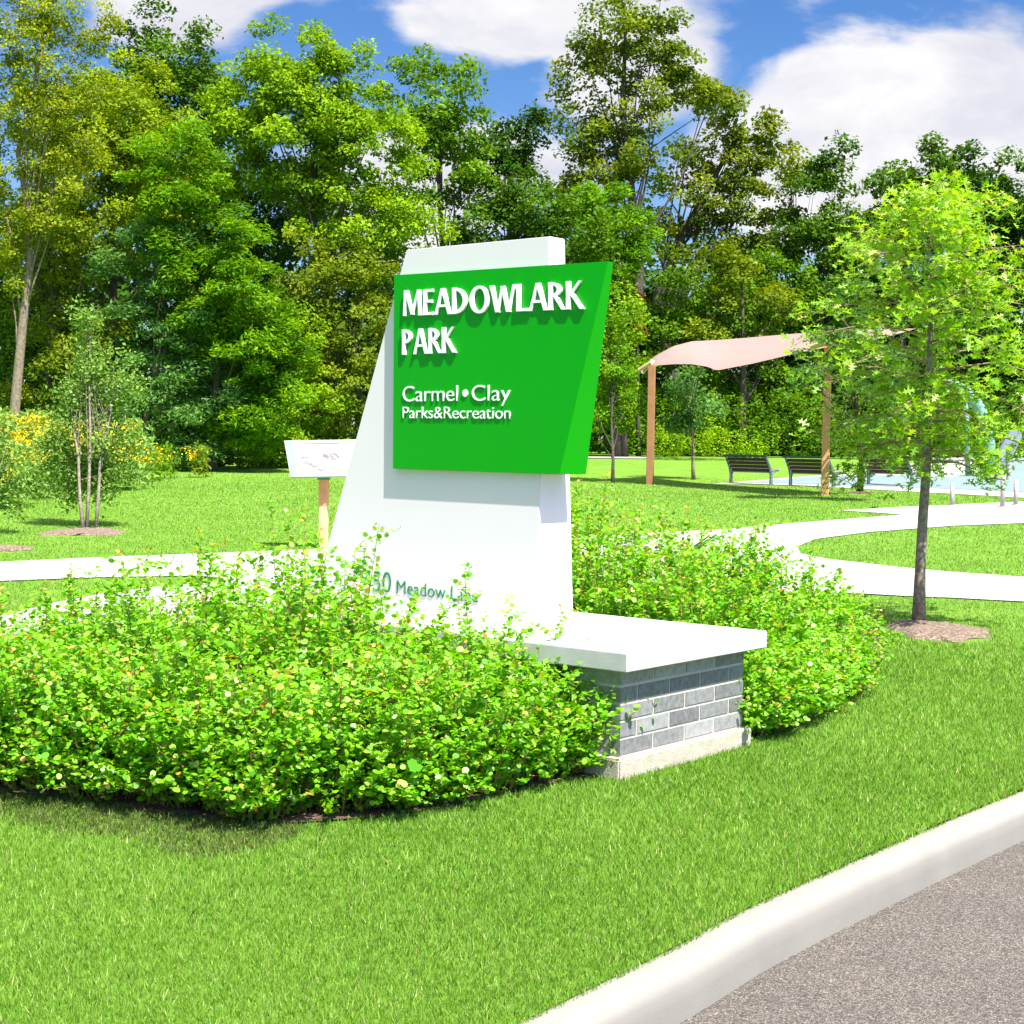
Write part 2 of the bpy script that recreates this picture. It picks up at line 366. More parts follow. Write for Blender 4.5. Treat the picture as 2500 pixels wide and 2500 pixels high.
# front face leans back towards the top
hgt = 1.92; lean = .155
nF = np.cross(uS, Z3*hgt+dR*lean); nF /= np.linalg.norm(nF)
if np.dot(nF, nS) < 0: nF = -nF
TRf = onplane(1342.4, 576.6, BRf, nF); TLf = onplane(991.8, 609.7, BRf, nF)
t_top = side_t(TRf, 1379.7, 0, dR)
BRb = BRf+dR*t_bot; TRb = TRf+dR*t_top; BLb = BLf+dR*t_bot; TLb = TLf+dR*t_top
py = MB().hexa([BLf, BRf, BRb, BLb, TLf, TRf, TRb, TLb])
pylon = part('pylon', py, M['white'], sign, bevel=.004)
jt = MB(); 
for q in [(BLf, BRf, BRb, BLb)]:
    c = sum(q)/4; qq = [c+(p-c)*1.0015 for p in q]
    jt.hexa([p*1-Z3*.0 for p in qq]+[p+Z3*.004 for p in qq])
part('base_joint', jt, basic('joint_grey', [(0, (.25, .25, .25)), (1, (.3, .3, .3))], 5, .8), pylon)
# name panel, standing proud of the pylon and wrapping its sides
gap = .034
PF0 = BRf+nF*gap
fTL, fTR, fBR, fBL = [onplane(x, y, PF0, nF) for x, y in ((961.5, 671.8), (1484, 637.6), (1365, 1158), (958.6, 1143.7))]
tt = side_t(fTR, 1498, 0, dR); tb = side_t(fBR, 1431, 0, dR)
pn = MB().hexa([fBL, fBR, fBR+dR*tb, fBL+dR*tb, fTL, fTR, fTR+dR*tt, fTL+dR*tt])
panel = part('name_panel', pn, M['panel'], sign, bevel=.002)

# lettering
def glyph_pieces(ch_):
    S = lambda x0, y0, x1, y1, w0, w1=None, wm=None: ('s', x0, y0, x1, y1, w0, w1 or w0, wm or .86*.5*((w0)+(w1 or w0)))
    V_ = lambda x=.09: S(x, 0, x, 1, .18, .18)
    D = {'M': (.98, [S(.09, 0, .13, 1, .115), S(.16, 1, .49, .04, .19, .13), S(.46, .04, .79, 1, .11), S(.80, 1, .88, 0, .17)]),
         'E': (.52, [V_(), S(.09, .945, .47, .945, .11), S(.09, .53, .43, .53, .11), S(.09, .055, .5, .055, .11)]),
         'A': (.80, [S(.06, 0, .36, 1, .11), S(.38, 1, .73, 0, .19), S(.16, .33, .58, .33, .10)]),
         'D': (.78, [V_(), ('b', .10, .5, .60, .5, -90, 90, .11, .19)]),
         'O': (.90, [('b', .45, .5, .44, .52, -180, 180, .10, .18)]),
         'W': (1.14, [S(.07, 1, .33, 0, .18), S(.33, 0, .56, .96, .11), S(.56, .96, .82, 0, .18), S(.82, 0, 1.07, 1, .11)]),
         'L': (.50, [V_(), S(.09, .055, .50, .055, .11)]),
         'R': (.70, [V_(), ('b', .10, .73, .44, .27, -90, 90, .10, .18), S(.28, .5, .64, 0, .18)]),
         'K': (.72, [V_(), S(.14, .48, .58, 1, .11), S(.22, .58, .66, 0, .19)]),
         'P': (.60, [V_(), ('b', .10, .72, .45, .28, -90, 90, .10, .18)])}
    return D[ch_]
def headline(text, org, xv, yv, nv, width, mat, parent, depth=.012, name='lettering'):
    tot = sum(glyph_pieces(c)[0]+.035 for c in text)-.035
    mb = MB(); cx = 0; k = 0
    sx = 1.0/tot
    def W(x, y, z): return org+xv*((cx+x)*sx)+yv*y+nv*z
    for c in text:
        w, ps = glyph_pieces(c)
        for p in ps:
            k += 1; z1 = depth+.0003*(k % 5); z0 = .0005+.0002*(k % 5)
            if p[0] == 's':
                _, x0, y0, x1, y1, w0, w1, wm = p
                L = math.hypot(x1-x0, y1-y0); horizontal = abs(y1-y0) < .1
                if horizontal: ax, ay = 0, 1
                else: ax, ay = 1, 0
                pts = []
                for tt_, ww in ((0, w0), (.5, wm), (1, w1)): pts.append((x0+(x1-x0)*tt_, y0+(y1-y0)*tt_, ww*.5))
                lft = [(x-ax*h_, y-ay*h_) for x, y, h_ in pts]; rgt = [(x+ax*h_, y+ay*h_) for x, y, h_ in pts]
                ring = lft+rgt[::-1]
            else:
                _, X, Y, rx, ry, a0, a1, tn, tk = p
                N = 40; o_ = []; i_ = []
                for j in range(N+1):
                    a = math.radians(a0+(a1-a0)*j/N); th = tn+(tk-tn)*abs(math.cos(a))
                    o_.append((X+rx*math.cos(a), Y+ry*math.sin(a)))
                    i_.append((X+(rx-tk)*math.cos(a), Y+(ry-tn)*math.sin(a)))
                for j in range(N):
                    q = [o_[j], o_[j+1], i_[j+1], i_[j]]
                    mb.add([W(*u, z0) for u in q]+[W(*u, z1) for u in q], [(4, 5, 6, 7), (0, 1, 5, 4), (2, 3, 7, 6)])
                continue
            n_ = len(ring)
            mb.add([W(*u, z0) for u in ring]+[W(*u, z1) for u in ring],
                   [(n_+0, n_+1, n_+4, n_+5), (n_+1, n_+2, n_+3, n_+4)]+[(j, (j+1) % n_, n_+(j+1) % n_, n_+j) for j in range(n_)])
        cx += w+.035
    return part(name, mb, mat, parent)
def fonttext(text, org, xv, yv, nv, mat, parent, name, depth=.004, offset=-.009, cap=None, hx=None):
    cu = bpy.data.curves.new('t', 'FONT'); cu.body = text; cu.extrude = .5; cu.offset = offset; cu.resolution_u = 6
    o = bpy.data.objects.new('t', cu); COL.objects.link(o)
    dg = bpy.context.evaluated_depsgraph_get(); me = bpy.data.meshes.new_from_object(o.evaluated_get(dg))
    bpy.data.objects.remove(o)
    co = np.zeros(len(me.vertices)*3, dtype=np.float32); me.vertices.foreach_get('co', co); co = co.reshape(-1, 3)
    x0, x1 = co[:, 0].min(), co[:, 0].max()
    X = (co[:, 0]-x0)/(x1-x0); Y = co[:, 1]/(cap or .73); Zz = (co[:, 2]+.5)*depth+.0006
    P = org[None]+X[:, None]*xv[None]+Y[:, None]*yv[None]+Zz[:, None]*nv[None]
    me.vertices.foreach_set('co', P.astype(np.float32).ravel()); me.update(); me.materials.clear()
    return link(name, me, mat, parent)
def onF(x, y): return onplane(x, y, PF0+nF*.0015, nF)
def frame(lb, rb, lt): return onF(*lb), onF(*rb)-onF(*lb), onF(*lt)-onF(*lb)
o_, xv, yv = frame((986, 772), (1428, 754.5), (986.5, 710)); headline('MEADOWLARK', o_, xv, yv, nF, 1, M['lettwhite'], panel, name='title_lettering')
o_, xv, yv = frame((985, 866.5), (1115, 861), (985, 805.5)); headline('PARK', o_, xv, yv, nF, 1, M['lettwhite'], panel, name='title_lettering')
def words(fr, txts, mat, par, nm, **kw):
    for (x0, y0, x1, y1, hpx), w_ in zip(fr, txts):
        o_, xv, yv = frame((x0, y0), (x1, y1), (x0, y0-hpx)); fonttext(w_, o_, xv, yv, nF, mat, par, nm, **kw)
words([(984.4, 980.5, 1118.5, 979.2, 40), (1153, 978.8, 1246.5, 978.0, 41)], ['Carmel', 'Clay'], M['lettwhite'], panel, 'subtitle_lettering')
c_ = onF(1136.5, 960); ex = onF(1143, 960)-c_; ey = onF(1136.5, 951)-c_; mb = MB(); ring_ = [c_+ex*math.cos(a)+ey*math.sin(a) for a in np.linspace(0, 2*math.pi, 24, endpoint=False)]
mb.add(ring_+[q+nF*.004 for q in ring_], [tuple(range(24, 48))]+[(k, (k+1) % 24, 24+(k+1) % 24, 24+k) for k in range(24)]); part('subtitle_lettering', mb, M['lettwhite'], panel)
o_, xv, yv = frame((984.4, 1021), (1247, 1022.5), (984.4, 991)); fonttext('Parks&Recreation', o_, xv, yv, nF, M['lettwhite'], panel, 'subtitle_lettering')
nFp = nF
def onP(x, y): return onplane(x, y, BRf+nF*.0008, nF)
def framep(lb, rb, lt): return onP(*lb), onP(*rb)-onP(*lb), onP(*lt)-onP(*lb)
o_, xv, yv = framep((886, 1440.5), (955, 1447.5), (886.5, 1388)); fonttext('450', o_, xv, yv, nF, M['lettgreen'], pylon, 'address_lettering', depth=.003)
o_, xv, yv = framep((969, 1448.5), (1168, 1471.5), (969.5, 1414)); fonttext('Meadow Lane', o_, xv, yv, nF, M['lettgreen'], pylon, 'address_lettering', depth=.003)

# beds (mulch sheets)
e0 = pb(-.04, -.03, 0)[:2]; e1 = pb(-.04, FL+.3, 0)[:2]
FBp = [tuple(q) for q in FB]+[tuple(e0), tuple(e1), tuple(ground(180*K, 1195*K)[:2]+np.array([0, -.2])), tuple(ground(-40*K, 1225*K)[:2]+np.array([0, -.2]))]
setp(sheet('mulch_bed', FBp, .010, M['mulch'], step=.6), kind='structure')
f0 = pb(SL+.03, -.03, 0)[:2]; f1 = pb(SL+.03, FL, 0)[:2]
BBp = [tuple(q) for q in BB]+[tuple(ground(1300*K, 1130*K)[:2]), tuple(ground(1085*K, 1135*K)[:2]), tuple(f1), tuple(f0)]
setp(sheet('mulch_bed', BBp, .011, M['mulch'], step=.6), kind='structure')

# ------------------------------------------------------------------ foliage tools
def rand_basis(nr, tilt):
    """nr: (N,3) normals -> tangent frames with random spin"""
    a = rng.normal(size=nr.shape); t = np.cross(nr, a); t /= np.linalg.norm(t, axis=1)[:, None]+1e-9
    return t, np.cross(nr, t)
def tilted(N, tilt, up=np.array([0, 0, 1.])):
    n_ = up[None]+rng.normal(size=(N, 3))*tilt; return n_/np.linalg.norm(n_, axis=1)[:, None]
def leaves(P, nr, t, size, shape, fold=0.):
    """shape: list of (u,v) outline; returns verts (N*k,3)"""
    b = np.cross(nr, t); sh = np.array(shape); k = len(sh)
    V = P[:, None, :]+(t[:, None, :]*sh[None, :, 0, None]+b[:, None, :]*sh[None, :, 1, None]+nr[:, None, :]*(fold*np.abs(sh[None, :, 1, None])))*size[:, None, None]
    return V.reshape(-1, 3), k
DIA = [(-.5, 0), (-.05, -.33), (.5, 0), (-.05, .33)]
LONG = [(-.6, 0), (0, -.2), (.6, 0), (0, .2)]
ROUND = [(-.5, 0), (-.3, -.34), (.08, -.42), (.42, -.24), (.5, 0), (.42, .24), (.08, .42), (-.3, .34)]
HEART = [(-.40, 0), (-.5, -.14), (-.42, -.34), (-.18, -.44), (.15, -.34), (.42, -.13), (.58, 0), (.42, .13), (.15, .34), (-.18, .44), (-.42, .34), (-.5, .14)]
OAK = [(-.5, 0), (-.34, -.06), (-.30, -.24), (-.20, -.08), (-.06, -.09), (.02, -.42), (.12, -.10), (.22, -.09), (.34, -.28), (.36, -.07), (.56, 0),
       (.36, .07), (.34, .28), (.22, .09), (.12, .10), (.02, .42), (-.06, .09), (-.20, .08), (-.30, .24), (-.34, .06)]

def crown_points(ells, Z, dens=1., rc=.62, inner=.25, depth=1.):
    """ells: (cx,cy,rx,ry) in 1932-px units of the photograph at distance Z -> clump centres, radii"""
    out = []
    s = K*Z/FPX
    for e in ells:
        cx, cy, rx, ry = e[:4]; dz = e[4] if len(e) > 4 else 0
        c = atY(cx*K, cy*K, Z+dz); R = np.array([rx*s, min(rx, ry)*s*depth, ry*s])
        area = 4*math.pi*((R[0]*R[1])**1.6/3+(R[0]*R[2])**1.6/3+(R[1]*R[2])**1.6/3)**(1/1.6)
        n_ = max(5, int(dens*area/(math.pi*rc*rc)*.9))
        d = rng.normal(size=(n_, 3)); d /= np.linalg.norm(d, axis=1)[:, None]
        f = np.where(rng.random(n_) < inner, rng.uniform(.35, .75, n_), rng.uniform(.78, 1.08, n_))
        f *= 1+.13*np.sin(d[:, 0]*5+cx)*np.cos(d[:, 2]*6+cy)
        q = c[None]+d*R[None]*f[:, None]
        out.append((q, np.broadcast_to(c, q.shape), d))
    return [np.vstack([o[i] for o in out]) for i in range(3)]
def make_tree(name, label, cat, foot, Z, ells, mat, bark, leaf=.14, rc=.62, per=130, dens=1., trunk_r=.2, style='round', group=None, inner=.25, limbs=True, trunkpts=None, flat=.6, depth=1., nl=16):
    """foot: (px,py) or None; the thing's base is on the terrain"""
    if foot is not None and foot[1] is not None: b = ground(foot[0]*K, foot[1]*K)
    else:
        b = atY(foot[0]*K, 1100, Z); b[2] = float(H(Z))
    root = empty(name, b, label, cat, group)
    zf = max(1., Z/50.) if foot[1] is None else 1.
    dens = dens*1.55; per = per*1.75; leaf = leaf*1.0*zf**.8; rc = rc*zf; trunk_r = trunk_r*zf
    C, E, D = crown_points(ells, Z, dens, rc, inner, depth)
    keep = C[:, 2] > b[2]+.15; C, E, D = C[keep], E[keep], D[keep]
    n_ = len(C); r_c = rc*rng.uniform(.65, 1.3, n_)
    cnt = np.maximum(8, (per*rng.uniform(.6, 1.3, n_)*(r_c/rc)**1.5)).astype(int); idx = np.repeat(np.arange(n_), cnt); N = len(idx)
    g_ = rng.normal(size=(N, 3)); g_ /= np.linalg.norm(g_, axis=1)[:, None]; rad = rng.random(N)**.45
    off = g_*rad[:, None]*r_c[idx][:, None]; off[:, 2] = off[:, 2]*flat
    if style == 'frond':       # drooping sprays running outwards
        out_d = D[idx]*np.array([1, 1, .2]); th = rng.normal(size=(N, 3))*.6; dd = out_d+th; dd[:, 2] -= .25; dd /= np.linalg.norm(dd, axis=1)[:, None]
        off[:, 2] -= .22*(off[:, 0]**2+off[:, 1]**2)/(rc)
        nr = tilted(N, .6); t = dd-nr*np.sum(dd*nr, 1)[:, None]; t /= np.linalg.norm(t, axis=1)[:, None]+1e-9; shape = LONG
        sz = leaf*1.35*rng.uniform(.6, 1.25, N)
    else:
        off[:, 2] -= .22*(off[:, 0]**2+off[:, 1]**2)/(rc)
        nr = tilted(N, .8)+.4*D[idx]; nr /= np.linalg.norm(nr, axis=1)[:, None]; t, _ = rand_basis(nr, 0); shape = DIA; sz = leaf*rng.uniform(.6, 1.35, N)
    P = C[idx]+off
    ok = P[:, 2] > b[2]+.03; P, nr, t, sz, idx = P[ok], nr[ok], t[ok], sz[ok], idx[ok]; N = len(P)
    V, k = leaves(P, nr, t, sz, shape, .25)
    cl = rng.uniform(-.28, .28, n_)
    lvv = np.clip(.5+cl[idx]+rng.normal(size=N)*.14, 0, 1)
    link('crown', poly_mesh(V, k, {'lv': lvv}), mat, root)
    # trunk and limbs
    mb = MB(); top = np.array([E[:, 0].mean(), E[:, 1].mean(), np.percentile(C[:, 2], 72)])
    if trunkpts is not None: tp = [atY(x*K, y*K, b[1]) for x, y in trunkpts]; tp[0] = b.copy()
    else: tp = [b+(top-b)*f+np.array([rng.normal()*.12, rng.normal()*.12, 0])*(f > 0)*(f < 1)*trunk_r*5 for f in (0, .2, .45, .7, 1.)]
    tp[0] = tp[0]-Z3*.1
    rr = [trunk_r*(1-.82*i/(len(tp)-1)) for i in range(len(tp))]; rr[0] *= 1.25
    mb.tube(tp, rr, 9)
    if limbs:
        tpz = np.array(tp); sel = rng.choice(n_, min(n_, nl), replace=False)
        for i in sel:
            z_at = b[2]+(C[i, 2]-b[2])*rng.uniform(.42, .85); z_at = np.clip(z_at, tpz[0, 2], tpz[-1, 2])
            st = np.array([np.interp(z_at, tpz[:, 2], tpz[:, j]) for j in range(3)]); r0 = max(.018, np.interp(z_at, tpz[:, 2], rr)*.30)
            midp = .5*(st+C[i])+np.array([rng.normal()*.2, rng.normal()*.2, -.1])*np.linalg.norm(C[i]-st)*.15
            mb.tube([st, midp, C[i]], [r0, r0*.6, r0*.18], 5, cap=False)
    part('trunk', mb, bark, root, smooth=True)
    return root

def S3(a, b, c, g=1.2): return [(q, tuple(min(.8, v*g*w_) for v, w_ in zip(k_, (1.27, 1.02, .5)))) for q, k_ in ((0, a), (.5, b), (1, c))]
L = {}
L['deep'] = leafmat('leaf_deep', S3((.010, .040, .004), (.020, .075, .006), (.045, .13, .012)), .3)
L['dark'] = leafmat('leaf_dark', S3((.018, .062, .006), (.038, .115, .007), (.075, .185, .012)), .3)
L['mid2'] = leafmat('leaf_under', S3((.022, .08, .005), (.05, .15, .006), (.10, .25, .012)), .35)
L['mid'] = leafmat('leaf_mid', S3((.030, .095, .005), (.065, .185, .006), (.12, .28, .015)), .35)
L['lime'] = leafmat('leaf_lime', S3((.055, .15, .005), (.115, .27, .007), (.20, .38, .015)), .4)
L['yellow'] = leafmat('leaf_yellow', S3((.065, .14, .010), (.135, .26, .012), (.25, .36, .03)), .4)
L['olive'] = leafmat('leaf_olive', S3((.040, .090, .008), (.085, .165, .012), (.18, .25, .02)), .35)
L['yolive'] = leafmat('leaf_yellow_olive', S3((.060, .12, .010), (.13, .22, .014), (.25, .34, .035)), .4)
L['feather'] = leafmat('leaf_feather', S3((.030, .105, .006), (.070, .215, .008), (.14, .32, .02)), .4)
L['blue'] = leafmat('leaf_bluish', S3((.028, .095, .035), (.060, .18, .065), (.12, .28, .12)), .35)
L['grey'] = leafmat('leaf_greyish', S3((.05, .13, .04), (.11, .25, .08), (.22, .40, .18)), .35)
L['oak'] = leafmat('leaf_young_oak', [(0, (.075, .22, .006)), (.4, (.19, .42, .010)), (.75, (.34, .57, .03)), (1, (.56, .60, .16))], .42, .42, .5)
L['shrub'] = leafmat('leaf_shrub', [(0, (.050, .21, .008)), (.4, (.125, .39, .006)), (.72, (.235, .53, .014)), (.86, (.36, .61, .08)), (.93, (.60, .33, .05)), (1, (.72, .38, .09))], .42, .42, .5)
L['bigleaf'] = leafmat('leaf_broad', S3((.02, .12, .012), (.04, .2, .015), (.09, .3, .04)), .35)
L['gold'] = leafmat('flower_gold', [(0, (.75, .42, .005)), (.5, (.85, .58, .005)), (1, (.9, .70, .03))], .2, .7, .2)
L['red'] = leafmat('leaf_rust', S3((.07, .02, .008), (.15, .04, .012), (.25, .08, .02)), .3)

WG = 'trees of the wood behind the lawn'
T = make_tree
# front rank of the wood, left to right
T('tall_tree', 'tall slender tree with bare pale leaning trunk at the left edge', 'tree', (22, None), 46,
  [(30, 60, 85, 90), (110, 20, 70, 70), (40, 200, 90, 90), (120, 150, 75, 90), (20, 320, 70, 70), (130, 290, 75, 80), (20, 420, 60, 60), (110, 400, 60, 60), (20, 510, 40, 45), (190, 60, 25, 60)], L['yolive'], M['barkpale'], .10, .42, 62, .8, .17, group=WG,
  trunkpts=[(24, 880), (28, 770), (42, 620), (56, 500), (52, 390), (34, 290), (60, 170), (90, 60)], nl=20, inner=.5)
T('broadleaf_tree', 'twisting dark stemmed tree just right of the tall pale trunk', 'tree', (120, None), 49,
  [(100, 330, 60, 80), (60, 450, 70, 70), (150, 480, 70, 70), (90, 560, 70, 50)], L['olive'], M['bark'], .11, .5, 80, .8, .14, group=WG, trunkpts=[(85, 900), (92, 700), (100, 560), (88, 420), (110, 300)], nl=14)
T('broadleaf_tree', 'yellow green tree rising just right of the tall pale trunk', 'tree', (215, None), 51,
  [(160, 250, 110, 130), (250, 200, 100, 100), (200, 380, 120, 110), (290, 320, 90, 120), (110, 420, 80, 120)], L['yellow'], M['bark'], .13, .6, 110, .85, .22, group=WG)
T('broadleaf_tree', 'dark crowned tree whose top shows above the yellow green one', 'tree', (310, None), 63,
  [(300, 110, 95, 80), (250, 180, 70, 70), (370, 190, 85, 90), (330, 300, 110, 130)], L['dark'], M['bark'], .15, .65, 120, .85, .26, group=WG)
T('feathery_tree', 'bright green feathery tree sloping down to the right in front of the wood', 'tree', (400, None), 48,
  [(330, 330, 85, 95), (390, 440, 95, 95), (430, 560, 100, 90), (480, 660, 85, 90), (500, 760, 75, 90), (370, 560, 80, 80), (520, 700, 55, 70), (440, 830, 85, 50)], L['feather'], M['bark'], .13, .55, 120, .9, .17, 'frond', WG, flat=.55)
T('feathery_tree', 'blue green feathery tree with pale branches behind the birch saplings', 'tree', (270, None), 48,
  [(270, 470, 85, 70), (330, 600, 100, 75), (280, 700, 100, 70), (380, 760, 80, 75), (230, 800, 80, 60), (330, 850, 90, 40)], L['blue'], M['barkpale'], .12, .55, 110, .85, .13, 'frond', WG, flat=.55)
T('broadleaf_tree', 'broad tree filling the wood left of the sign, lit yellow green on top', 'tree', (600, None), 55,
  [(560, 130, 90, 90), (480, 190, 90, 90), (640, 170, 95, 95), (570, 280, 130, 100), (690, 300, 95, 90), (660, 420, 110, 90), (760, 430, 70, 80), (430, 270, 70, 90)], L['lime'], M['bark'], .14, .6, 120, .85, .3, group=WG)
T('broadleaf_tree', 'shaded lower tree left of the sign with olive green clumps near the grass', 'tree', (680, None), 53,
  [(680, 560, 120, 90), (590, 520, 70, 90), (640, 700, 110, 100), (740, 660, 80, 110), (560, 640, 50, 80), (650, 820, 110, 55)], L['olive'], M['bark'], .14, .6, 105, .75, .24, group=WG)
T('broadleaf_tree', 'open crowned tree above the left shoulder of the sign with sky showing through', 'tree', (850, None), 59,
  [(830, 160, 85, 70), (790, 240, 70, 70), (880, 260, 60, 70), (850, 340, 80, 60), (900, 370, 45, 45), (760, 180, 50, 70)], L['mid'], M['bark'], .15, .55, 90, .62, .22, group=WG)
T('broadleaf_tree', 'small dark distant tree in the gap above the sign', 'tree', (960, None), 69,
  [(960, 265, 55, 60), (1005, 235, 22, 28), (910, 300, 40, 50), (985, 320, 40, 40)], L['deep'], M['bark'], .16, .55, 90, .8, .2, group=WG)
T('tall_tree', 'tallest tree, airy dark crown and upright limbs above the right end of the sign', 'tree', (1175, None), 66,
  [(1180, 50, 75, 85), (1100, 130, 50, 75), (1130, 230, 75, 80), (1220, 140, 70, 90), (1270, 100, 50, 70), (1200, 280, 95, 80), (1310, 180, 50, 60), (1100, 310, 60, 70), (1250, 30, 35, 50)], L['olive'], M['bark'], .15, .5, 72, .62, .26, group=WG,
  trunkpts=[(1195, 900), (1190, 700), (1205, 520), (1190, 350), (1175, 200), (1180, 60)], nl=22, inner=.5)
T('broadleaf_tree', 'arching tree above the pink shade sail with loose clumps and sky gaps', 'tree', (1330, None), 72,
  [(1360, 190, 45, 50), (1410, 240, 55, 50), (1340, 300, 70, 60), (1440, 330, 60, 60), (1380, 390, 85, 55), (1290, 400, 70, 70), (1460, 260, 30, 40), (1400, 470, 80, 45)], L['olive'], M['bark'], .15, .5, 84, .66, .24, group=WG,
  trunkpts=[(1270, 890), (1265, 700), (1240, 560), (1290, 440), (1350, 330), (1400, 240)], nl=20, inner=.4)
T('conical_tree', 'dark pointed tree right of the arching tree and left of the young oak', 'tree', (1560, None), 68,
  [(1565, 290, 35, 50), (1555, 370, 55, 70), (1570, 470, 80, 80), (1500, 440, 40, 70), (1560, 580, 90, 90)], L['dark'], M['bark'], .15, .55, 100, .8, .2, group=WG)
T('conical_tree', 'loose leafy tree with a thin bent top beside the dark pointed tree', 'tree', (1500, None), 70,
  [(1495, 300, 20, 30), (1510, 330, 35, 30), (1470, 400, 30, 60)], L['olive'], M['bark'], .14, .5, 70, .7, .12, group=WG)
T('broadleaf_tree', 'dark green tree seen behind the top of the young oak', 'tree', (1700, None), 72,
  [(1690, 340, 50, 50), (1640, 410, 40, 50), (1760, 320, 34, 55), (1740, 390, 80, 80), (1660, 500, 90, 90)], L['dark'], M['bark'], .16, .6, 110, .85, .22, group=WG)
T('broadleaf_tree', 'dark blue green rounded tree behind the oak near the right edge', 'tree', (1840, None), 76,
  [(1830, 330, 45, 50), (1800, 400, 70, 70), (1870, 390, 50, 60), (1850, 480, 100, 80)], L['deep'], M['bark'], .17, .65, 110, .85, .24, group=WG)
T('conical_tree', 'pointed dark tree at the right edge of the photo', 'tree', (1905, None), 76,
  [(1890, 320, 18, 45), (1895, 400, 40, 60), (1940, 380, 50, 60), (1930, 480, 80, 90)], L['dark'], M['bark'], .17, .6, 110, .85, .22, group=WG)
# middle rank
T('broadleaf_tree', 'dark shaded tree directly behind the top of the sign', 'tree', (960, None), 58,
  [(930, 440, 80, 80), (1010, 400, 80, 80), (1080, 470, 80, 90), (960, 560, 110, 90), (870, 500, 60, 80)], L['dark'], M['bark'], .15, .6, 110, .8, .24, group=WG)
T('feathery_tree', 'bright green feathery tree leaning out right of the sign top', 'tree', (1165, None), 61,
  [(1130, 390, 60, 55), (1170, 440, 65, 50), (1110, 450, 50, 50), (1190, 480, 35, 40)], L['feather'], M['bark'], .13, .5, 110, .85, .14, 'frond', WG, flat=.55)
T('broadleaf_tree', 'yellow green tree close behind the right edge of the green panel', 'tree', (1180, None), 61,
  [(1110, 500, 60, 35), (1170, 560, 45, 45), (1180, 640, 45, 50), (1160, 720, 50, 60), (1120, 770, 45, 50)], L['lime'], M['bark'], .12, .5, 100, .8, .1, group=WG)
T('broadleaf_tree', 'thin tree choked with rusty brown leaves beside the green panel', 'tree', (1205, None), 62,
  [(1195, 480, 18, 30), (1190, 560, 16, 45), (1200, 620, 14, 30)], L['red'], M['bark'], .12, .3, 60, .8, .08, group=WG)
T('broadleaf_tree', 'dense mid green tree behind the left end of the pink sail', 'tree', (1300, None), 66,
  [(1290, 560, 100, 80), (1250, 660, 90, 90), (1380, 600, 90, 80), (1300, 780, 110, 80)], L['mid'], M['bark'], .14, .6, 110, .8, .2, group=WG)
T('broadleaf_tree', 'brown green tree with low clumps above the middle of the sail', 'tree', (1400, None), 64,
  [(1340, 480, 80, 40), (1430, 560, 80, 60), (1400, 640, 90, 50)], L['olive'], M['bark'], .14, .55, 100, .75, .16, group=WG)
T('broadleaf_tree', 'dark tree behind the two left benches', 'tree', (1470, None), 70,
  [(1460, 700, 90, 90), (1540, 650, 80, 100), (1480, 800, 110, 70), (1600, 760, 90, 90)], L['dark'], M['bark'], .15, .6, 110, .8, .2, group=WG)
T('broadleaf_tree', 'dark tree behind the climbing arch and the right side of the oak', 'tree', (1800, None), 73,
  [(1740, 600, 110, 100), (1870, 620, 100, 110), (1700, 760, 110, 90), (1850, 780, 120, 90), (1960, 700, 70, 160)], L['deep'], M['bark'], .17, .65, 110, .85, .24, group=WG)
T('broadleaf_tree', 'dark tree behind the feathery trees on the left', 'tree', (420, None), 59,
  [(400, 420, 110, 110), (500, 450, 110, 120), (450, 600, 130, 110), (540, 760, 120, 110)], L['deep'], M['bark'], .15, .65, 110, .8, .24, group=WG)
T('broadleaf_tree', 'shaded tree behind the bare pale trunk at the left edge', 'tree', (90, None), 54,
  [(60, 560, 110, 90), (140, 640, 100, 90), (40, 720, 90, 80), (170, 760, 110, 80), (-30, 600, 60, 150)], L['dark'], M['bark'], .15, .65, 95, .75, .2, group=WG)
T('broadleaf_tree', 'shadowed tree with olive clumps right of the tall pale trunk, low down', 'tree', (130, None), 48,
  [(90, 640, 60, 50), (130, 720, 70, 60), (190, 640, 50, 60), (60, 760, 60, 50)], L['olive'], M['bark'], .12, .5, 90, .8, .1, group=WG)
T('broadleaf_tree', 'mid green tree between the feathery trees and the sign, close to the grass', 'tree', (560, None), 51,
  [(560, 640, 50, 60), (580, 740, 60, 70), (540, 820, 70, 50)], L['lime'], M['bark'], .12, .5, 100, .8, .1, group=WG)
T('broadleaf_tree', 'green tree low behind the right sail post', 'tree', (1500, None), 67,
  [(1440, 760, 70, 60), (1500, 700, 60, 60), (1530, 800, 60, 50), (1380, 740, 60, 70)], L['mid'], M['bark'], .13, .5, 100, .8, .1, group=WG)
T('broadleaf_tree', 'mid green tree in the wood above the right half of the sail', 'tree', (1460, None), 67,
  [(1480, 540, 70, 50), (1520, 590, 60, 40), (1440, 500, 50, 40)], L['mid'], M['bark'], .13, .5, 100, .8, .1, group=WG)
# rear rank closes the wood
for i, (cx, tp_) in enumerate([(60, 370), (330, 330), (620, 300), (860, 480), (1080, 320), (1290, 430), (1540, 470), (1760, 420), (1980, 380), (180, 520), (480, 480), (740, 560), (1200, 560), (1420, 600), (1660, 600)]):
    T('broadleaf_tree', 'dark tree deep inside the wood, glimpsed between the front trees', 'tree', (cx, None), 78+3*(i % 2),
      [(cx, tp_+90, 150, 100), (cx-50, tp_+220, 150, 120), (cx+60, tp_+350, 150, 120)], L['deep'], M['bark'], .26, .95, 62, .8, .2, group='dark trees deep in the wood', limbs=False, inner=.1)

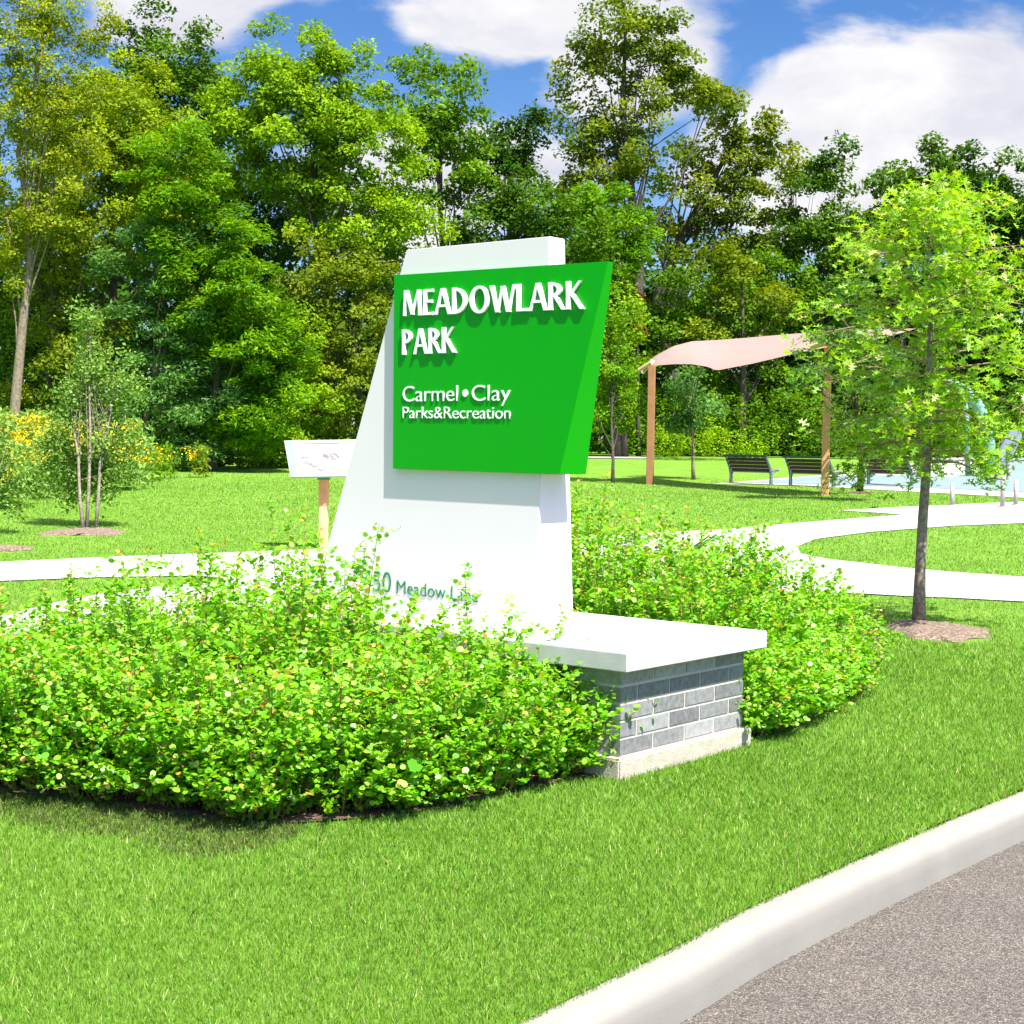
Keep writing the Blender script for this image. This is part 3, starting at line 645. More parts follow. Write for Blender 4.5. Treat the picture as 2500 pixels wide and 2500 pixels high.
# low growth along the wood's edge: a mass nobody could count
def growth(name, spots, mat, leaf, style='round', kind='stuff'):
    Ps = []; Ns = []; Ts = []; Ss = []; Ls = []
    for (cx, cy, rx, ry, Z) in spots:
        s = K*Z/FPX; c = atY(cx*K, cy*K, Z); R = np.array([rx*s, rx*s*.8, ry*s]); n_ = int(900*(rx*ry)/(60*45)*(.13/leaf)**1.3)
        d = rng.normal(size=(n_, 3)); d /= np.linalg.norm(d, axis=1)[:, None]; f = rng.uniform(.7, 1.1, n_)*(1+.2*np.sin(d[:, 0]*7+cx))
        q = c+d*R*f[:, None]; q[:, 2] = np.maximum(q[:, 2], H(q[:, 1])+.03+rng.random(n_)*.25)
        nr = tilted(n_, .6); t, _ = rand_basis(nr, 0)
        Ps.append(q); Ns.append(nr); Ts.append(t); Ss.append(leaf*rng.uniform(.6, 1.3, n_)); Ls.append(np.clip(.5+rng.normal()*.15+rng.normal(size=n_)*.17, 0, 1))
    V, k = leaves(np.vstack(Ps), np.vstack(Ns), np.vstack(Ts), np.concatenate(Ss), DIA, .2)
    return setp(link(name, poly_mesh(V, k, {'lv': np.concatenate(Ls)}), mat), kind=kind)
sp = []
for x in range(380, 760, 28): sp.append((x+rng.uniform(-8, 8), 868+rng.uniform(-14, 8), 34, 36, 49.5+rng.uniform(0, 2)))
growth('undergrowth', sp, L['mid'], .12)
sp = []
for x in range(1060, 2010, 30): sp.append((x+rng.uniform(-8, 8), 838+rng.uniform(-16, 4), 36, 34, 61.5+rng.uniform(0, 2)))
sp += [(x+rng.uniform(-10, 10), 800+rng.uniform(-30, 10), 45, 40, 63) for x in range(1060, 2010, 60)]
growth('undergrowth', sp, L['mid2'], .14)
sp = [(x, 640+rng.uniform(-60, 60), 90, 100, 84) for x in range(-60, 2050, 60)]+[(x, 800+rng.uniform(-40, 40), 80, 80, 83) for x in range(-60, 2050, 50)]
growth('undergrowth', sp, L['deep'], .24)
for lab, spots, mt in [('rounded yellow green bush at the wood edge left of the first bench', [(1300, 820, 70, 38, 60), (1360, 835, 50, 28, 60), (1270, 840, 40, 25, 60)], L['lime']),
                       ('low bright green bush at the wood edge behind the first bench', [(1420, 846, 32, 20, 60), (1395, 850, 25, 14, 60)], L['lime'])]:
    o = growth('bush', spots, mt, .11); del o['kind']; setp(o, lab, 'bush', 'bushes along the wood edge')

# ------------------------------------------------------------------ small park trees
MT = dict(limbs=True)
T('sapling', 'young tree with a thin dark trunk between the green panel and the sail post', 'tree', (1156, 912), 45,
  [(1150, 600, 35, 60), (1150, 690, 50, 60), (1165, 760, 50, 45), (1140, 790, 35, 30)], L['feather'], M['bark'], .11, .42, 80, .7, .05, group='young trees on the lawn', nl=18)
T('sapling', 'young tree with pale forked branches under the pink sail', 'tree', (1309, 905), 47,
  [(1305, 730, 40, 50), (1300, 780, 60, 30), (1330, 760, 35, 35), (1270, 800, 25, 20)], L['blue'], M['barkpale'], .11, .42, 75, .65, .06, group='young trees on the lawn', nl=18)
T('sapling', 'blue green young tree beside the right sail post, partly behind the oak', 'tree', (1622, 928), 33,
  [(1570, 600, 45, 40), (1560, 680, 50, 40), (1600, 640, 60, 50), (1530, 715, 30, 28), (1660, 700, 60, 60), (1660, 800, 50, 40), (1600, 560, 30, 30)], L['blue'], M['bark'], .09, .36, 75, .8, .08, 'frond', 'young trees on the lawn', nl=26, flat=.35)
def mulch_ring(px, py, r, lab, mat=None, ry=.85):
    c = ground(px*K, py*K); mb = MB(); n_ = 40; vs = [(c[0], c[1], c[2]+.05)]
    for rr, dz in ((.5, .045), (.85, .03), (1., .002)):
        for k in range(n_):
            a = 2*math.pi*k/n_; q = rr*r*(1+.12*math.sin(3*a+px)+.07*math.sin(7*a)+rng.normal()*.05)
            vs.append((c[0]+q*math.cos(a), c[1]+q*ry*math.sin(a), float(H(c[1]+q*ry*math.sin(a)))+dz+rng.normal()*.004))
    fs = [(0, 1+k, 1+(k+1) % n_) for k in range(n_)]
    for j in range(2):
        for k in range(n_): fs.append((1+j*n_+k, 1+(j+1)*n_+k, 1+(j+1)*n_+(k+1) % n_, 1+j*n_+(k+1) % n_))
    mb.add(vs, fs); o = part('mulch_ring', mb, mat or M['mulchpale']); setp(o, lab, 'mulch', 'mulch rings under the young trees'); return c, r
RINGS = [mulch_ring(1767, 1192, .36, 'pale mulch ring round the foot of the young oak', ry=1.55),
         mulch_ring(160, 1005, .54, 'pale mulch ring under the slim saplings on the left', ry=1.2),
         mulch_ring(-12, 1037, .42, 'mulch ring cut off by the left edge of the photo'),
         mulch_ring(1622, 931, .30, 'dark mulch ring beside the right sail post', M['mulch'])]

# slim multi-stem birch-like saplings at left
def sapling(lab, feet, Z, ells, mat, bark, tops, leaf=.058, group='slim saplings on the left lawn', per=90, rc=.18, dens=1.0, tr=.024):
    b = ground(feet[0][0]*K, feet[0][1]*K); root = empty('sapling', b, lab, 'tree', group)
    C, E, D = crown_points(ells, Z, dens, rc, .4)
    n_ = len(C); idx = np.repeat(np.arange(n_), per); N = len(idx); off = rng.normal(size=(N, 3))*rc*.55; off[:, 2] *= 1.1
    P = C[idx]+off; nr = tilted(N, .9); t, _ = rand_basis(nr, 0)
    V, k = leaves(P, nr, t, leaf*rng.uniform(.6, 1.3, N), DIA, .2)
    link('crown', poly_mesh(V, k, {'lv': np.clip(.5+rng.uniform(-.2, .2, n_)[idx]+rng.normal(size=N)*.2, 0, 1)}), mat, root)
    for (fx, fy), (tx, ty) in zip(feet, tops):
        a = ground(fx*K, fy*K); e = atY(tx*K, ty*K, Z); mb = MB(); pts = [a-Z3*.05]+[a+(e-a)*f+np.array([rng.normal()*.03, rng.normal()*.03, 0]) for f in (.2, .45, .7)]+[e]
        mb.tube(pts, [tr*1.2, tr, tr*.7, tr*.45, tr*.12], 8)
        for i in rng.choice(n_, min(n_, 26), replace=False):
            f = rng.uniform(.3, .85); st = a+(e-a)*f
            if C[i][2] > st[2]: mb.tube([st, .5*(st+C[i])-Z3*.03, C[i]], [tr*.2, tr*.13, tr*.05], 4, cap=False)
        part('trunk', mb, bark, root, smooth=True)
sapling('slim grey green sapling clump with three pale stems rising from a mulch ring', [(163, 1000), (180, 999), (158, 1001)], 22.5,
        [(170, 640, 30, 45), (165, 720, 50, 50), (130, 760, 30, 40), (220, 730, 40, 60), (175, 820, 65, 50), (140, 880, 60, 40), (210, 870, 50, 40), (110, 840, 40, 40), (155, 925, 60, 30), (120, 900, 40, 35), (190, 900, 40, 35), (165, 610, 18, 25), (235, 800, 30, 40)], L['grey'], M['barkoak'], [(172, 600), (215, 690), (130, 700)], per=84)
sapling('grey green sapling cut off by the left edge of the photo', [(-12, 1034)], 21,
        [(5, 880, 35, 50), (-20, 820, 40, 50), (15, 945, 30, 30), (-30, 900, 40, 60)], L['grey'], M['barkpale'], [(-10, 740)], per=84)

# flowering meadow plants
def flowers(name, lab, cells, kind=None, gold=1., mat=None):
    root = empty(name, ground(cells[0][0]*K, cells[0][1]*K), lab, 'flowers', 'tall yellow flowers at the wood edge')
    Ps = []; Gs = []
    for (x, yb, yt, w, Z) in cells:
        s = K*Z/FPX; hgt_ = (yb-yt)*s; n_ = int(420*w/60*hgt_/1.6)
        c = atY(x*K, yb*K, Z); X = c[0]+rng.uniform(-w*s/1, w*s/1, n_)*.5; Y = c[1]+rng.uniform(-1, 1, n_)*.8; h = hgt_*rng.uniform(.05, 1, n_)
        q = np.stack([X, Y, H(Y)+h], 1); Ps.append(q)
        ng = int(n_*.15*gold); X = c[0]+rng.uniform(-w*s, w*s, ng)*.5; Y = c[1]+rng.uniform(-1, 1, ng)*.6-.75
        cc = np.stack([X, Y, H(Y)+hgt_*rng.uniform(.45, .95, ng)], 1); Gs.append(np.repeat(cc, 10, 0)+rng.normal(size=(ng*10, 3))*.07)
    P = np.vstack(Ps); P = np.repeat(P, 3, 0)+rng.normal(size=(len(P)*3, 3))*.06; N = len(P); nr = tilted(N, .8); t, _ = rand_basis(nr, 0)
    t[:, 2] += rng.uniform(-.3, .9, N); t /= np.linalg.norm(t, axis=1)[:, None]
    V, k = leaves(P, nr, t, rng.uniform(.08, .16, N), LONG, .2); link('foliage', poly_mesh(V, k, {'lv': np.clip(rng.normal(size=N)*.2+.5, 0, 1)}), mat or L['grey'], root)
    if gold:
        P = np.vstack(Gs); N = len(P); nr = tilted(N, .8); t, _ = rand_basis(nr, 0)
        V, k = leaves(P, nr, t, rng.uniform(.04, .08, N), DIA); link('blossom', poly_mesh(V, k, {'lv': rng.random(N)}), L['gold'], root)
flowers('flower_bed', 'tall yellow flowers and grey green leaves at the left edge behind the saplings', [(x, 930, 770, 50, 30) for x in (-30, 10, 50, 90)]+[(-20, 950, 820, 60, 27), (30, 950, 830, 50, 27)])
flowers('flower_bed', 'yellow flowers behind the three stemmed sapling', [(x, 920, 790, 45, 34) for x in (120, 155, 190, 225, 255)])
flowers('flower_bed', 'orange yellow flowers in the shadow of the feathery tree', [(290, 918, 850, 34, 40), (315, 912, 850, 24, 42)], mat=L['mid'])
flowers('flower_bed', 'small orange flowered plant by itself at the dark wood edge', [(377, 905, 845, 30, 44)], mat=L['olive'], gold=.5)

# ------------------------------------------------------------------ young oak
def oak():
    b = ground(1733*K, 1180*K); Z = b[1]; root = empty('young_oak', b, 'young oak with slim straight trunk and bright lobed leaves before the splash pad', 'tree')
    tp = [atY(x*K, y*K, Z) for x, y in ((1733, 1182), (1736, 1080), (1741, 980), (1748, 880), (1752, 740), (1756, 600), (1750, 470), (1775, 370))]
    tr = [.047, .042, .039, .035, .027, .018, .011, .004]; mb = MB(); mb.tube([tp[0]-Z3*.05]+tp[1:], [.06]+tr[1:], 10); br = part('trunk', mb, M['barkoak'], root, smooth=True)
    tz = np.array(tp); s = K*Z/FPX
    tips = []; bm_ = MB()
    prof_ = [(960, 60, 170), (880, 180, 215), (800, 200, 225), (700, 190, 235), (600, 225, 250), (500, 180, 220), (420, 120, 160), (350, 60, 70)]
    pz = [atY(1745*K, y*K, Z)[2] for y, _, _ in prof_][::-1]; lw = [l*s for _, l, _ in prof_][::-1]; rw = [r*s for _, _, r in prof_][::-1]
    pz, lw, rw = np.array(pz), np.array(lw), np.array(rw); o_i = np.argsort(pz); pz, lw, rw = pz[o_i], lw[o_i], rw[o_i]
    nb = 52
    for i in range(nb):
        f = (i+.5)/nb; z0 = np.interp(f, [0, 1], [tz[3, 2]+.02, tz[-1, 2]-.05]); st = np.array([np.interp(z0, tz[:, 2], tz[:, j]) for j in range(3)])
        a = i*2.399+rng.normal()*.3; dirx = math.cos(a); diry = math.sin(a)
        rmax = np.interp(z0+.1, pz, rw if dirx > 0 else lw); rmax = rmax*rng.choice([.55, .8, 1., 1.12])*rng.uniform(.9, 1.1); rmax_y = np.interp(z0, pz, .5*(lw+rw))*.95
        e = st+np.array([dirx*rmax, diry*rmax_y, (.30-.62*(1-f))*rmax*rng.uniform(.5, 1.2)])
        mid = st+(e-st)*.5+Z3*.10*rmax; r0 = np.interp(z0, tz[:, 2], tr)*.42
        bm_.tube([st, mid, e], [r0, r0*.6, .0025], 5, cap=False)
        for k in range(10):
            g_ = rng.uniform(.25, 1.); q = st*(1-g_)**2+2*g_*(1-g_)*mid+g_*g_*e; 
            w = q+rng.normal(size=3)*np.array([.14, .14, .09]); bm_.tube([q, w], [.003, .0015], 3, cap=False); tips.append((w, w-st))
        tips.append((e, e-st))
    part('branches', bm_, M['twig'], root)
    P = []; Dv = []
    for w, d in tips:
        n_ = rng.integers(7, 15); P.append(w+rng.normal(size=(n_, 3))*np.array([.055, .055, .05])); Dv.append(np.repeat((d/np.linalg.norm(d))[None], n_, 0))
    P = np.vstack(P); Dv = np.vstack(Dv); N = len(P); nr = tilted(N, .55); t = Dv+rng.normal(size=(N, 3))*.7-Z3*.25; t -= nr*np.sum(t*nr, 1)[:, None]; t /= np.linalg.norm(t, axis=1)[:, None]
    V, k = leaves(P, nr, t, rng.uniform(.060, .112, N), OAK, .35)
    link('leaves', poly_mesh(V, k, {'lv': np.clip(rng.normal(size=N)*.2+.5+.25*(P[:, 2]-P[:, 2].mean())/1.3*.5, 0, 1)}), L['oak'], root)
oak()

# ------------------------------------------------------------------ shrubs of the two beds
def shrub(lab, c, rx, ry, h, group, shoots=60, tall=()):
    """dense mound of upright shoots with small round leaves"""
    root = empty('shrub', (c[0], c[1], float(H(c[1]))), lab, 'shrub', group); z0 = float(H(c[1]))
    P = []; T_ = []; LVs = []; mb = MB()
    def shoot(x, y, top, lean, spacing, tip):
        base = np.array([c[0]+(x-c[0])*.55, c[1]+(y-c[1])*.55, z0]); e = np.array([x+lean[0], y+lean[1], z0+top]); mid = .5*(base+e)+np.array([lean[0]*-.3, lean[1]*-.3, .03])
        mb.tube([base, mid, e], [.0035, .0026, .001], 3, cap=False)
        Ln = np.linalg.norm(e-base); n_ = int(Ln*.95/spacing); g_ = np.linspace(.04, 1, n_)[:, None]
        q = base*(1-g_)**2+2*g_*(1-g_)*mid+g_*g_*e
        a = np.arange(n_)*2.4+rng.uniform(0, 6); o_ = np.stack([np.cos(a), np.sin(a), .35+0*a], 1)
        P.append(q+o_*.014+rng.normal(size=(n_, 3))*.008); T_.append(o_)
        l = np.clip(.50+rng.normal(size=n_)*.18+.14*g_[:, 0], 0, .87)
        if tip: l[-3:] = rng.uniform(.8, 1., 3)
        LVs.append(l)
        # side twigs carry most of the leaves
        for j in range(int(3+top*7)):
            g2 = rng.uniform(.08, .95); q0 = (base*(1-g2)**2+2*g2*(1-g2)*mid+g2*g2*e); d = rng.normal(size=3); d[2] = abs(d[2])*.8+.2; d /= np.linalg.norm(d); ln = rng.uniform(.07, .16)
            n2 = int(ln/.0125); gg = np.linspace(.1, 1, n2)[:, None]; a = np.arange(n2)*2.4+rng.uniform(0, 6); oo = np.stack([np.cos(a), np.sin(a), .3+0*a], 1)
            P.append(q0+d*gg*ln+oo*.013); T_.append(oo); l = np.clip(.54+rng.normal(size=n2)*.18, 0, .87)
            if rng.random() < .06 and q0[2] > z0+.55*h: l[-2:] = rng.uniform(.85, 1, 2)
            LVs.append(l)
    for i in range(shoots):
        a = rng.uniform(0, 2*math.pi); r = math.sqrt(rng.random()); x = c[0]+rx*r*math.cos(a); y = c[1]+ry*r*math.sin(a)
        top = h*(1-.42*r**2.2)*rng.uniform(.78, 1.12); shoot(x, y, top, rng.normal(size=2)*.03+np.array([math.cos(a), math.sin(a)])*.06*r, .018, rng.random() < .45)
    for i in range(int(shoots*.45)):
        a = rng.uniform(0, 2*math.pi); x = c[0]+rx*.9*math.cos(a); y = c[1]+ry*.9*math.sin(a)
        shoot(x, y, h*rng.uniform(.12, .5), rng.normal(size=2)*.03+np.array([math.cos(a), math.sin(a)])*.07, .016, rng.random() < .3)
    for (dx, dy, hh) in tall: 
        shoot(c[0]+dx, c[1]+dy, hh, rng.normal(size=2)*.03, .012, True)
    P = np.vstack(P); T_ = np.vstack(T_); lv_ = np.concatenate(LVs); N = len(P)
    nr = tilted(N, .50)-.15*T_; nr /= np.linalg.norm(nr, axis=1)[:, None]; t = T_-nr*np.sum(T_*nr, 1)[:, None]; t /= np.linalg.norm(t, axis=1)[:, None]+1e-9
    sz = rng.uniform(.017, .033, N)*np.where(lv_ > .88, .8, 1)
    V, k = leaves(P, nr, t, sz, ROUND, .25)
    link('leaves', poly_mesh(V, k, {'lv': lv_}), L['shrub'], root); part('stems', mb, M['stem'], root)
GF = 'leafy shrubs massed in front of the sign'; GB = 'leafy shrubs massed behind the plinth'
lf_ = 'small leaved orange tipped shrub in the dense mass before the plinth'
lb_ = 'small leaved orange tipped shrub in the dense mass behind the plinth'
# front row follows the bed edge, second row nearer the plinth
def fpt(px, dy): 
    y = np.interp(px, [q[0] for q in front_bed], [q[1] for q in front_bed]); g_ = ground(px*K, y*K); return g_+np.array([0, dy, 0])
i = 0
for px in (-60, 60, 190, 330, 470, 610, 750, 880, 1000, 1095):
    c = fpt(px, rng.uniform(.18, .30) if px < 1050 else .24)
    lab = lf_
    if px == 1095: lab = 'shrub at the near plinth corner with sprigs hanging in front of the bricks'
    if px == -60: lab = 'frontmost shrub cut off by the left edge of the photo'
    shrub(lab, c, .33 if px < 1050 else .24, .36 if px < 1050 else .26, .60 if px < 900 else .50, GF, 74 if px < 1050 else 52, tall=[(.08, .05, .56)] if px == 1095 else ())
for px, dy, h in ((-90, 1.15, .60), (60, 1.15, .64), (210, 1.2, .70), (360, 1.15, .74), (500, 1.05, .74), (640, .95, .70), (780, .85, .68), (900, .74, .62), (1000, .60, .55)):
    c = fpt(px, dy); tall = [(rng.uniform(-.25, .25), rng.uniform(-.2, .2), h*rng.uniform(1.15, 1.42)) for _ in range(5 if px < 600 else (1 if px < 850 else 3))]
    shrub('shrub directly under the street number lettering, its shoots covering part of it' if px == 780 else lf_, c, .36, .38, h, GF, 66, tall=tall)
for px, dy, h in ((-80, 2.0, .58), (90, 2.0, .62), (260, 1.95, .70), (410, 1.85, .80), (540, 1.7, .80)):
    c = fpt(px, dy); tall = [(rng.uniform(-.25, .25), rng.uniform(-.2, .2), h*rng.uniform(1.12, 1.38)) for _ in range(4)]
    shrub(lf_, c, .38, .40, h, GF, 60, tall=tall)
# back bed
bk = [(.30, -.02, .55, .46), (.55, -.45, .46, .40), (.40, .55, .70, 0), (.95, .0, .66, 0), (1.05, -.55, .55, 0), (.45, 1.15, .80, 0), (1.05, .65, .74, 0), (1.60, .15, .66, 0), (1.60, -.45, .50, 0), (2.1, -.35, .45, 0),
      (.50, 1.8, .86, 0), (1.15, 1.3, .84, 0), (1.75, .80, .70, 0), (2.2, .25, .52, 0), (1.25, 1.95, .90, 0), (1.9, 1.45, .74, 0), (.35, 2.45, .96, 0), (.30, 1.6, .90, 0), (.7, 2.2, .98, 0), (2.45, .9, .5, 0), *[(a_, float(np.interp(a_, [.3, 1., 2.1], [-.04, .09, .43]))+.17, .40, .26) for a_ in (.14, .36, .6, .84, 1.08, 1.34, 1.6, 1.82)]]
for j, (a, b_, h, r_) in enumerate(bk):
    q = pb(SL+.05+a, b_, 0); tall = [(rng.uniform(-.25, .25), rng.uniform(-.2, .2), h*rng.uniform(1.12, 1.28)) for _ in range(3)] if h > .6 else ()
    rr = r_ or .40
    if b_ > .5: h *= 1.14 if a > 1.3 else 1.30
    cen = np.array([q[0], q[1]]); e_ = np.array([tuple(v) for v in BB]); seg = min(np.linalg.norm(cen-(e_[i_]+(e_[i_+1]-e_[i_])*np.clip(np.dot(cen-e_[i_], e_[i_+1]-e_[i_])/np.dot(e_[i_+1]-e_[i_], e_[i_+1]-e_[i_]), 0, 1))) for i_ in range(len(e_)-1))
    if not inpoly(cen[:1], cen[1:], np.array(BBp))[0] or seg < .03: continue
    rr = min(rr, seg+.16)
    shrub(lb_ if j else 'shrub touching the far end of the brick plinth on the right', (q[0], q[1]), rr*.85, rr, h, GB, 62, tall=tall)
# broad leaved weed in the front bed, sword leaved plant in the back bed
c = fpt(590, .16); root = empty('weed', c, 'low weed with broad dark leaves at the front edge of the shrub mass', 'weed')
N = 40; P = c+np.array([0, .06, .06])+rng.normal(size=(N, 3))*np.array([.20, .08, .0])+Z3*rng.uniform(.06, .27, N)[:, None]; nr = tilted(N, .7, np.array([0, -.6, .7])); t, _ = rand_basis(nr, 0)
V, k = leaves(P, nr, t, rng.uniform(.04, .075, N), HEART, .3); link('leaves', poly_mesh(V, k, {'lv': rng.random(N)}), L['bigleaf'], root)
mb = MB()
for q in P[::2]: mb.tube([q*np.array([1, 1, 0])+Z3*c[2], q], [.002, .0015], 4)
part('stems', mb, M['stem'], root)
q = pb(SL+1.35, 1.35, 0); c = np.array([q[0], q[1], float(H(q[1]))]); root = empty('arching_plant', c, 'dark arching strap leaves poking out of the shrubs behind the plinth', 'plant')
mb = MB()
for j in range(16):
    a = rng.uniform(-.9, .7); o_ = np.array([math.cos(a), math.sin(a)*.5, 0]); b0 = c+Z3*.55; pr = None
    for s_ in range(6):
        f = s_/5; ctr = b0+o_*(.55*f)+Z3*(.42*math.sin(f*2.2)+rng.normal()*.002-.1*f); w = .016*(1-f)**.6+.001; sd = np.cross(o_, Z3)*w
        if pr is not None: mb.add([pr[0], pr[1], ctr+sd, ctr-sd], [(0, 1, 2, 3)])
        pr = (ctr-sd, ctr+sd)
me = mb.mesh(); at = me.attributes.new('lv', 'FLOAT', 'FACE'); at.data.foreach_set('value', rng.random(len(me.polygons)).astype(np.float32)); link('leaves', me, L['bigleaf'], root)
ms = MB(); ms.tube([c, c+Z3*.58], [.012, .008], 6); part('stems', ms, M['stem'], root)

# ------------------------------------------------------------------ map board
b = ground(610*K, 1034*K); Z = b[1]
root = empty('map_board', b, 'white park map board on a wooden post beside the path left of the sign', 'sign board')
s = K*Z/FPX
mb = MB(); w = 14*s; ztop = atY(610*K, 905*K, Z)[2]; zmid = atY(610*K, 953*K, Z)[2]
px_ = float(b[0]); mb.box((px_, b[1], (b[2]-.05+ztop)/2), w, w, ztop-b[2]+.05, ax=(.96, -.28, 0), ay=(.28, .96, 0)); post = part('post', mb, M['woodpale'], root, bevel=.004)
mb = MB(); mb.box((px_, b[1], (zmid+ztop)/2), w+.006, w+.006, ztop-zmid, ax=(.96, -.28, 0), ay=(.28, .96, 0)); post2 = part('upper_post_shade', mb, M['wood'], root)  # darker skin on the upper post paints the shade under the board
mb = MB(); mb.box((px_, b[1]-.01, ztop+.03), .15, .12, .06); part('bracket', mb, M['bracket'], root)
bn = np.array([0, -.80, .60]); bp0 = np.array([px_, Z-.06, atY(610*K, 865*K, Z)[2]])
bq = [onplane(x*K, y*K, bp0, bn) for x, y in ((548, 899.5), (672, 898), (685, 828.5), (536, 831))]
mb = MB().hexa([p-bn*.03 for p in bq]+[p for p in bq]); board = part('board', mb, M['boardwhite'], root, bevel=.003)
def onB(x, y): return onplane(x, y, bp0+bn*.002, bn)
mb = MB().add([onB(700, 1078), onB(714, 1077), onB(728, 1161), onB(711, 1162)], [(3, 2, 1, 0)]); part('stripe', mb, M['boardblue'], board)
def blotch(seg, mat, wpx):
    mb = MB()
    for k_, (x0, y0, x1, y1) in enumerate(seg):
        d_ = np.array([x1-x0, y1-y0], float); d_ /= np.linalg.norm(d_)+1e-9; nn = np.array([-d_[1], d_[0]])*wpx*.5
        qq = [(x0+nn[0], y0+nn[1]), (x1+nn[0], y1+nn[1]), (x1-nn[0], y1-nn[1]), (x0-nn[0], y0-nn[1])]
        mb.add([onplane(*u, bp0+bn*(.0035+.0004*k_), bn) for u in qq], [(0, 1, 2, 3)])
    return mb
def ribbon(pts, mat, wpx, k_):
    mb = MB(); P_ = np.array(pts, float); tg = np.gradient(P_, axis=0); tg /= np.linalg.norm(tg, axis=1)[:, None]; nn = np.stack([-tg[:, 1], tg[:, 0]], 1)*wpx*.5
    vs = [onplane(*(p+q), bp0+bn*(.0035+.0005*k_), bn) for p, q in zip(P_, nn)]+[onplane(*(p-q), bp0+bn*(.0035+.0005*k_), bn) for p, q in zip(P_, nn)]
    n_ = len(P_); mb.add(vs, [(i, i+1, n_+i+1, n_+i) for i in range(n_-1)]); part('map_drawing', mb, M[mat], board)
for k_, (pts, mat, wpx) in enumerate([([(733, 1122), (738, 1117), (746, 1115), (754, 1119)], 'mapgrey', 2.2), ([(741, 1131), (748, 1127), (755, 1133), (762, 1131)], 'mapred', 6), ([(757, 1133), (763, 1136), (768, 1140), (775, 1138)], 'mapgrey', 2.5),
                        ([(776, 1145), (783, 1148), (791, 1146), (797, 1139), (795, 1133)], 'mapgrey', 2.2), ([(788, 1110), (795, 1112), (801, 1116)], 'mapgrey', 7), ([(800, 1119), (808, 1112), (816, 1121), (822, 1118)], 'mapred', 4),
                        ([(806, 1107), (812, 1113), (809, 1124)], 'mapgrey', 2.5), ([(813, 1106), (821, 1109), (827, 1117)], 'mapgrey', 3), ([(724, 1083), (775, 1082), (828, 1081)], 'boardblue', 1.6)]): ribbon(pts, mat, wpx, k_)

# ------------------------------------------------------------------ shade sail
root = empty('shade_sail', ground(1390*K, 925*K), 'pink fabric shade sail on two wooden posts over the benches', 'shade sail')
p1 = ground(1226*K, 914*K); p2 = ground(1556*K, 935*K)
def pole(pt, ptop, w_, mat, lab=None):
    mb = MB(); mb.box((pt[0], pt[1], (pt[2]-.1+ptop)/2), w_, w_, ptop-pt[2]+.1, ax=(.95, -.31, 0), ay=(.31, .95, 0)); o = part('post', mb, mat, root, bevel=.01)
    if lab: o['label'] = lab
    return o
z1 = atY(1230*K, 690*K, p1[1])[2]; z2 = atY(1562*K, 640*K, p2[1])[2]
pole(p1, z1, .18, M['woodbrown'], 'brown post'); pole(p2, z2, .165, M['wood'], 'sunlit orange post')
cur_b = [(1206, 697, 45), (1235, 672, 45.3), (1270, 653, 45.6), (1305, 644, 46), (1345, 642, 45.5), (1400, 638, 44), (1480, 631, 42), (1560, 625, 40), (1650, 621, 38), (1732, 619, 36)]
cur_f = [(1214, 702, 44.4), (1234, 690, 43.8), (1270, 687, 43), (1305, 687, 42), (1335, 692, 41), (1352, 699, 40), (1420, 686, 38.5), (1500, 667, 36.5), (1560, 655, 35), (1590, 650, 34)]
def curve_pts(c, n_):
    A = np.array([atY(x*K, y*K, Z_) for x, y, Z_ in c]); t = np.linspace(0, len(A)-1, n_); return np.stack([np.interp(t, np.arange(len(A)), A[:, j]) for j in range(3)], 1)
n1 = 40; cb = curve_pts(cur_b, n1); cf = curve_pts(cur_f, n1); vs = []; fs = []; nv = 10
for i in range(n1):
    for j in range(nv+1):
        f = j/nv; sag = math.sin(math.pi*f)*(.10*math.sin(i/n1*6.0)); vs.append(cb[i]*(1-f)+cf[i]*f+Z3*sag)
for i in range(n1-1):
    for j in range(nv): fs.append((i*(nv+1)+j, (i+1)*(nv+1)+j, (i+1)*(nv+1)+j+1, i*(nv+1)+j+1))
me = MB().add(vs, fs).mesh()
m_, t_, o__ = nt('sail'); b1 = t_.nodes.new('ShaderNodeBsdfPrincipled'); b1.inputs['Base Color'].default_value = (.40, .275, .248, 1); b1.inputs['Roughness'].default_value = .9
t2 = t_.nodes.new('ShaderNodeBsdfTranslucent'); t2.inputs['Color'].default_value = (.36, .18, .15, 1); mx = t_.nodes.new('ShaderNodeMixShader'); mx.inputs[0].default_value = .35
t_.links.new(b1.outputs[0], mx.inputs[1]); t_.links.new(t2.outputs[0], mx.inputs[2]); t_.links.new(mx.outputs[0], o__.inputs[0])
fab = link('fabric', me, m_, root, smooth=True)
mb = MB(); mb.tube([cb[0], cf[0]], [.06, .06], 8); mb.tube([atY(1208*K, 699*K, 44.6), atY(1232*K, 684*K, 44.2)], [.09, .10], 8); part('end_bracket', mb, M['woodpale'], root)
mb = MB(); mb.tube([atY(1530*K, 655*K, 34.4), atY(1562*K, 644*K, 34), atY(1578*K, 622*K, 34.3)], [.06, .09, .07], 8); part('end_bracket', mb, M['woodpale'], root)

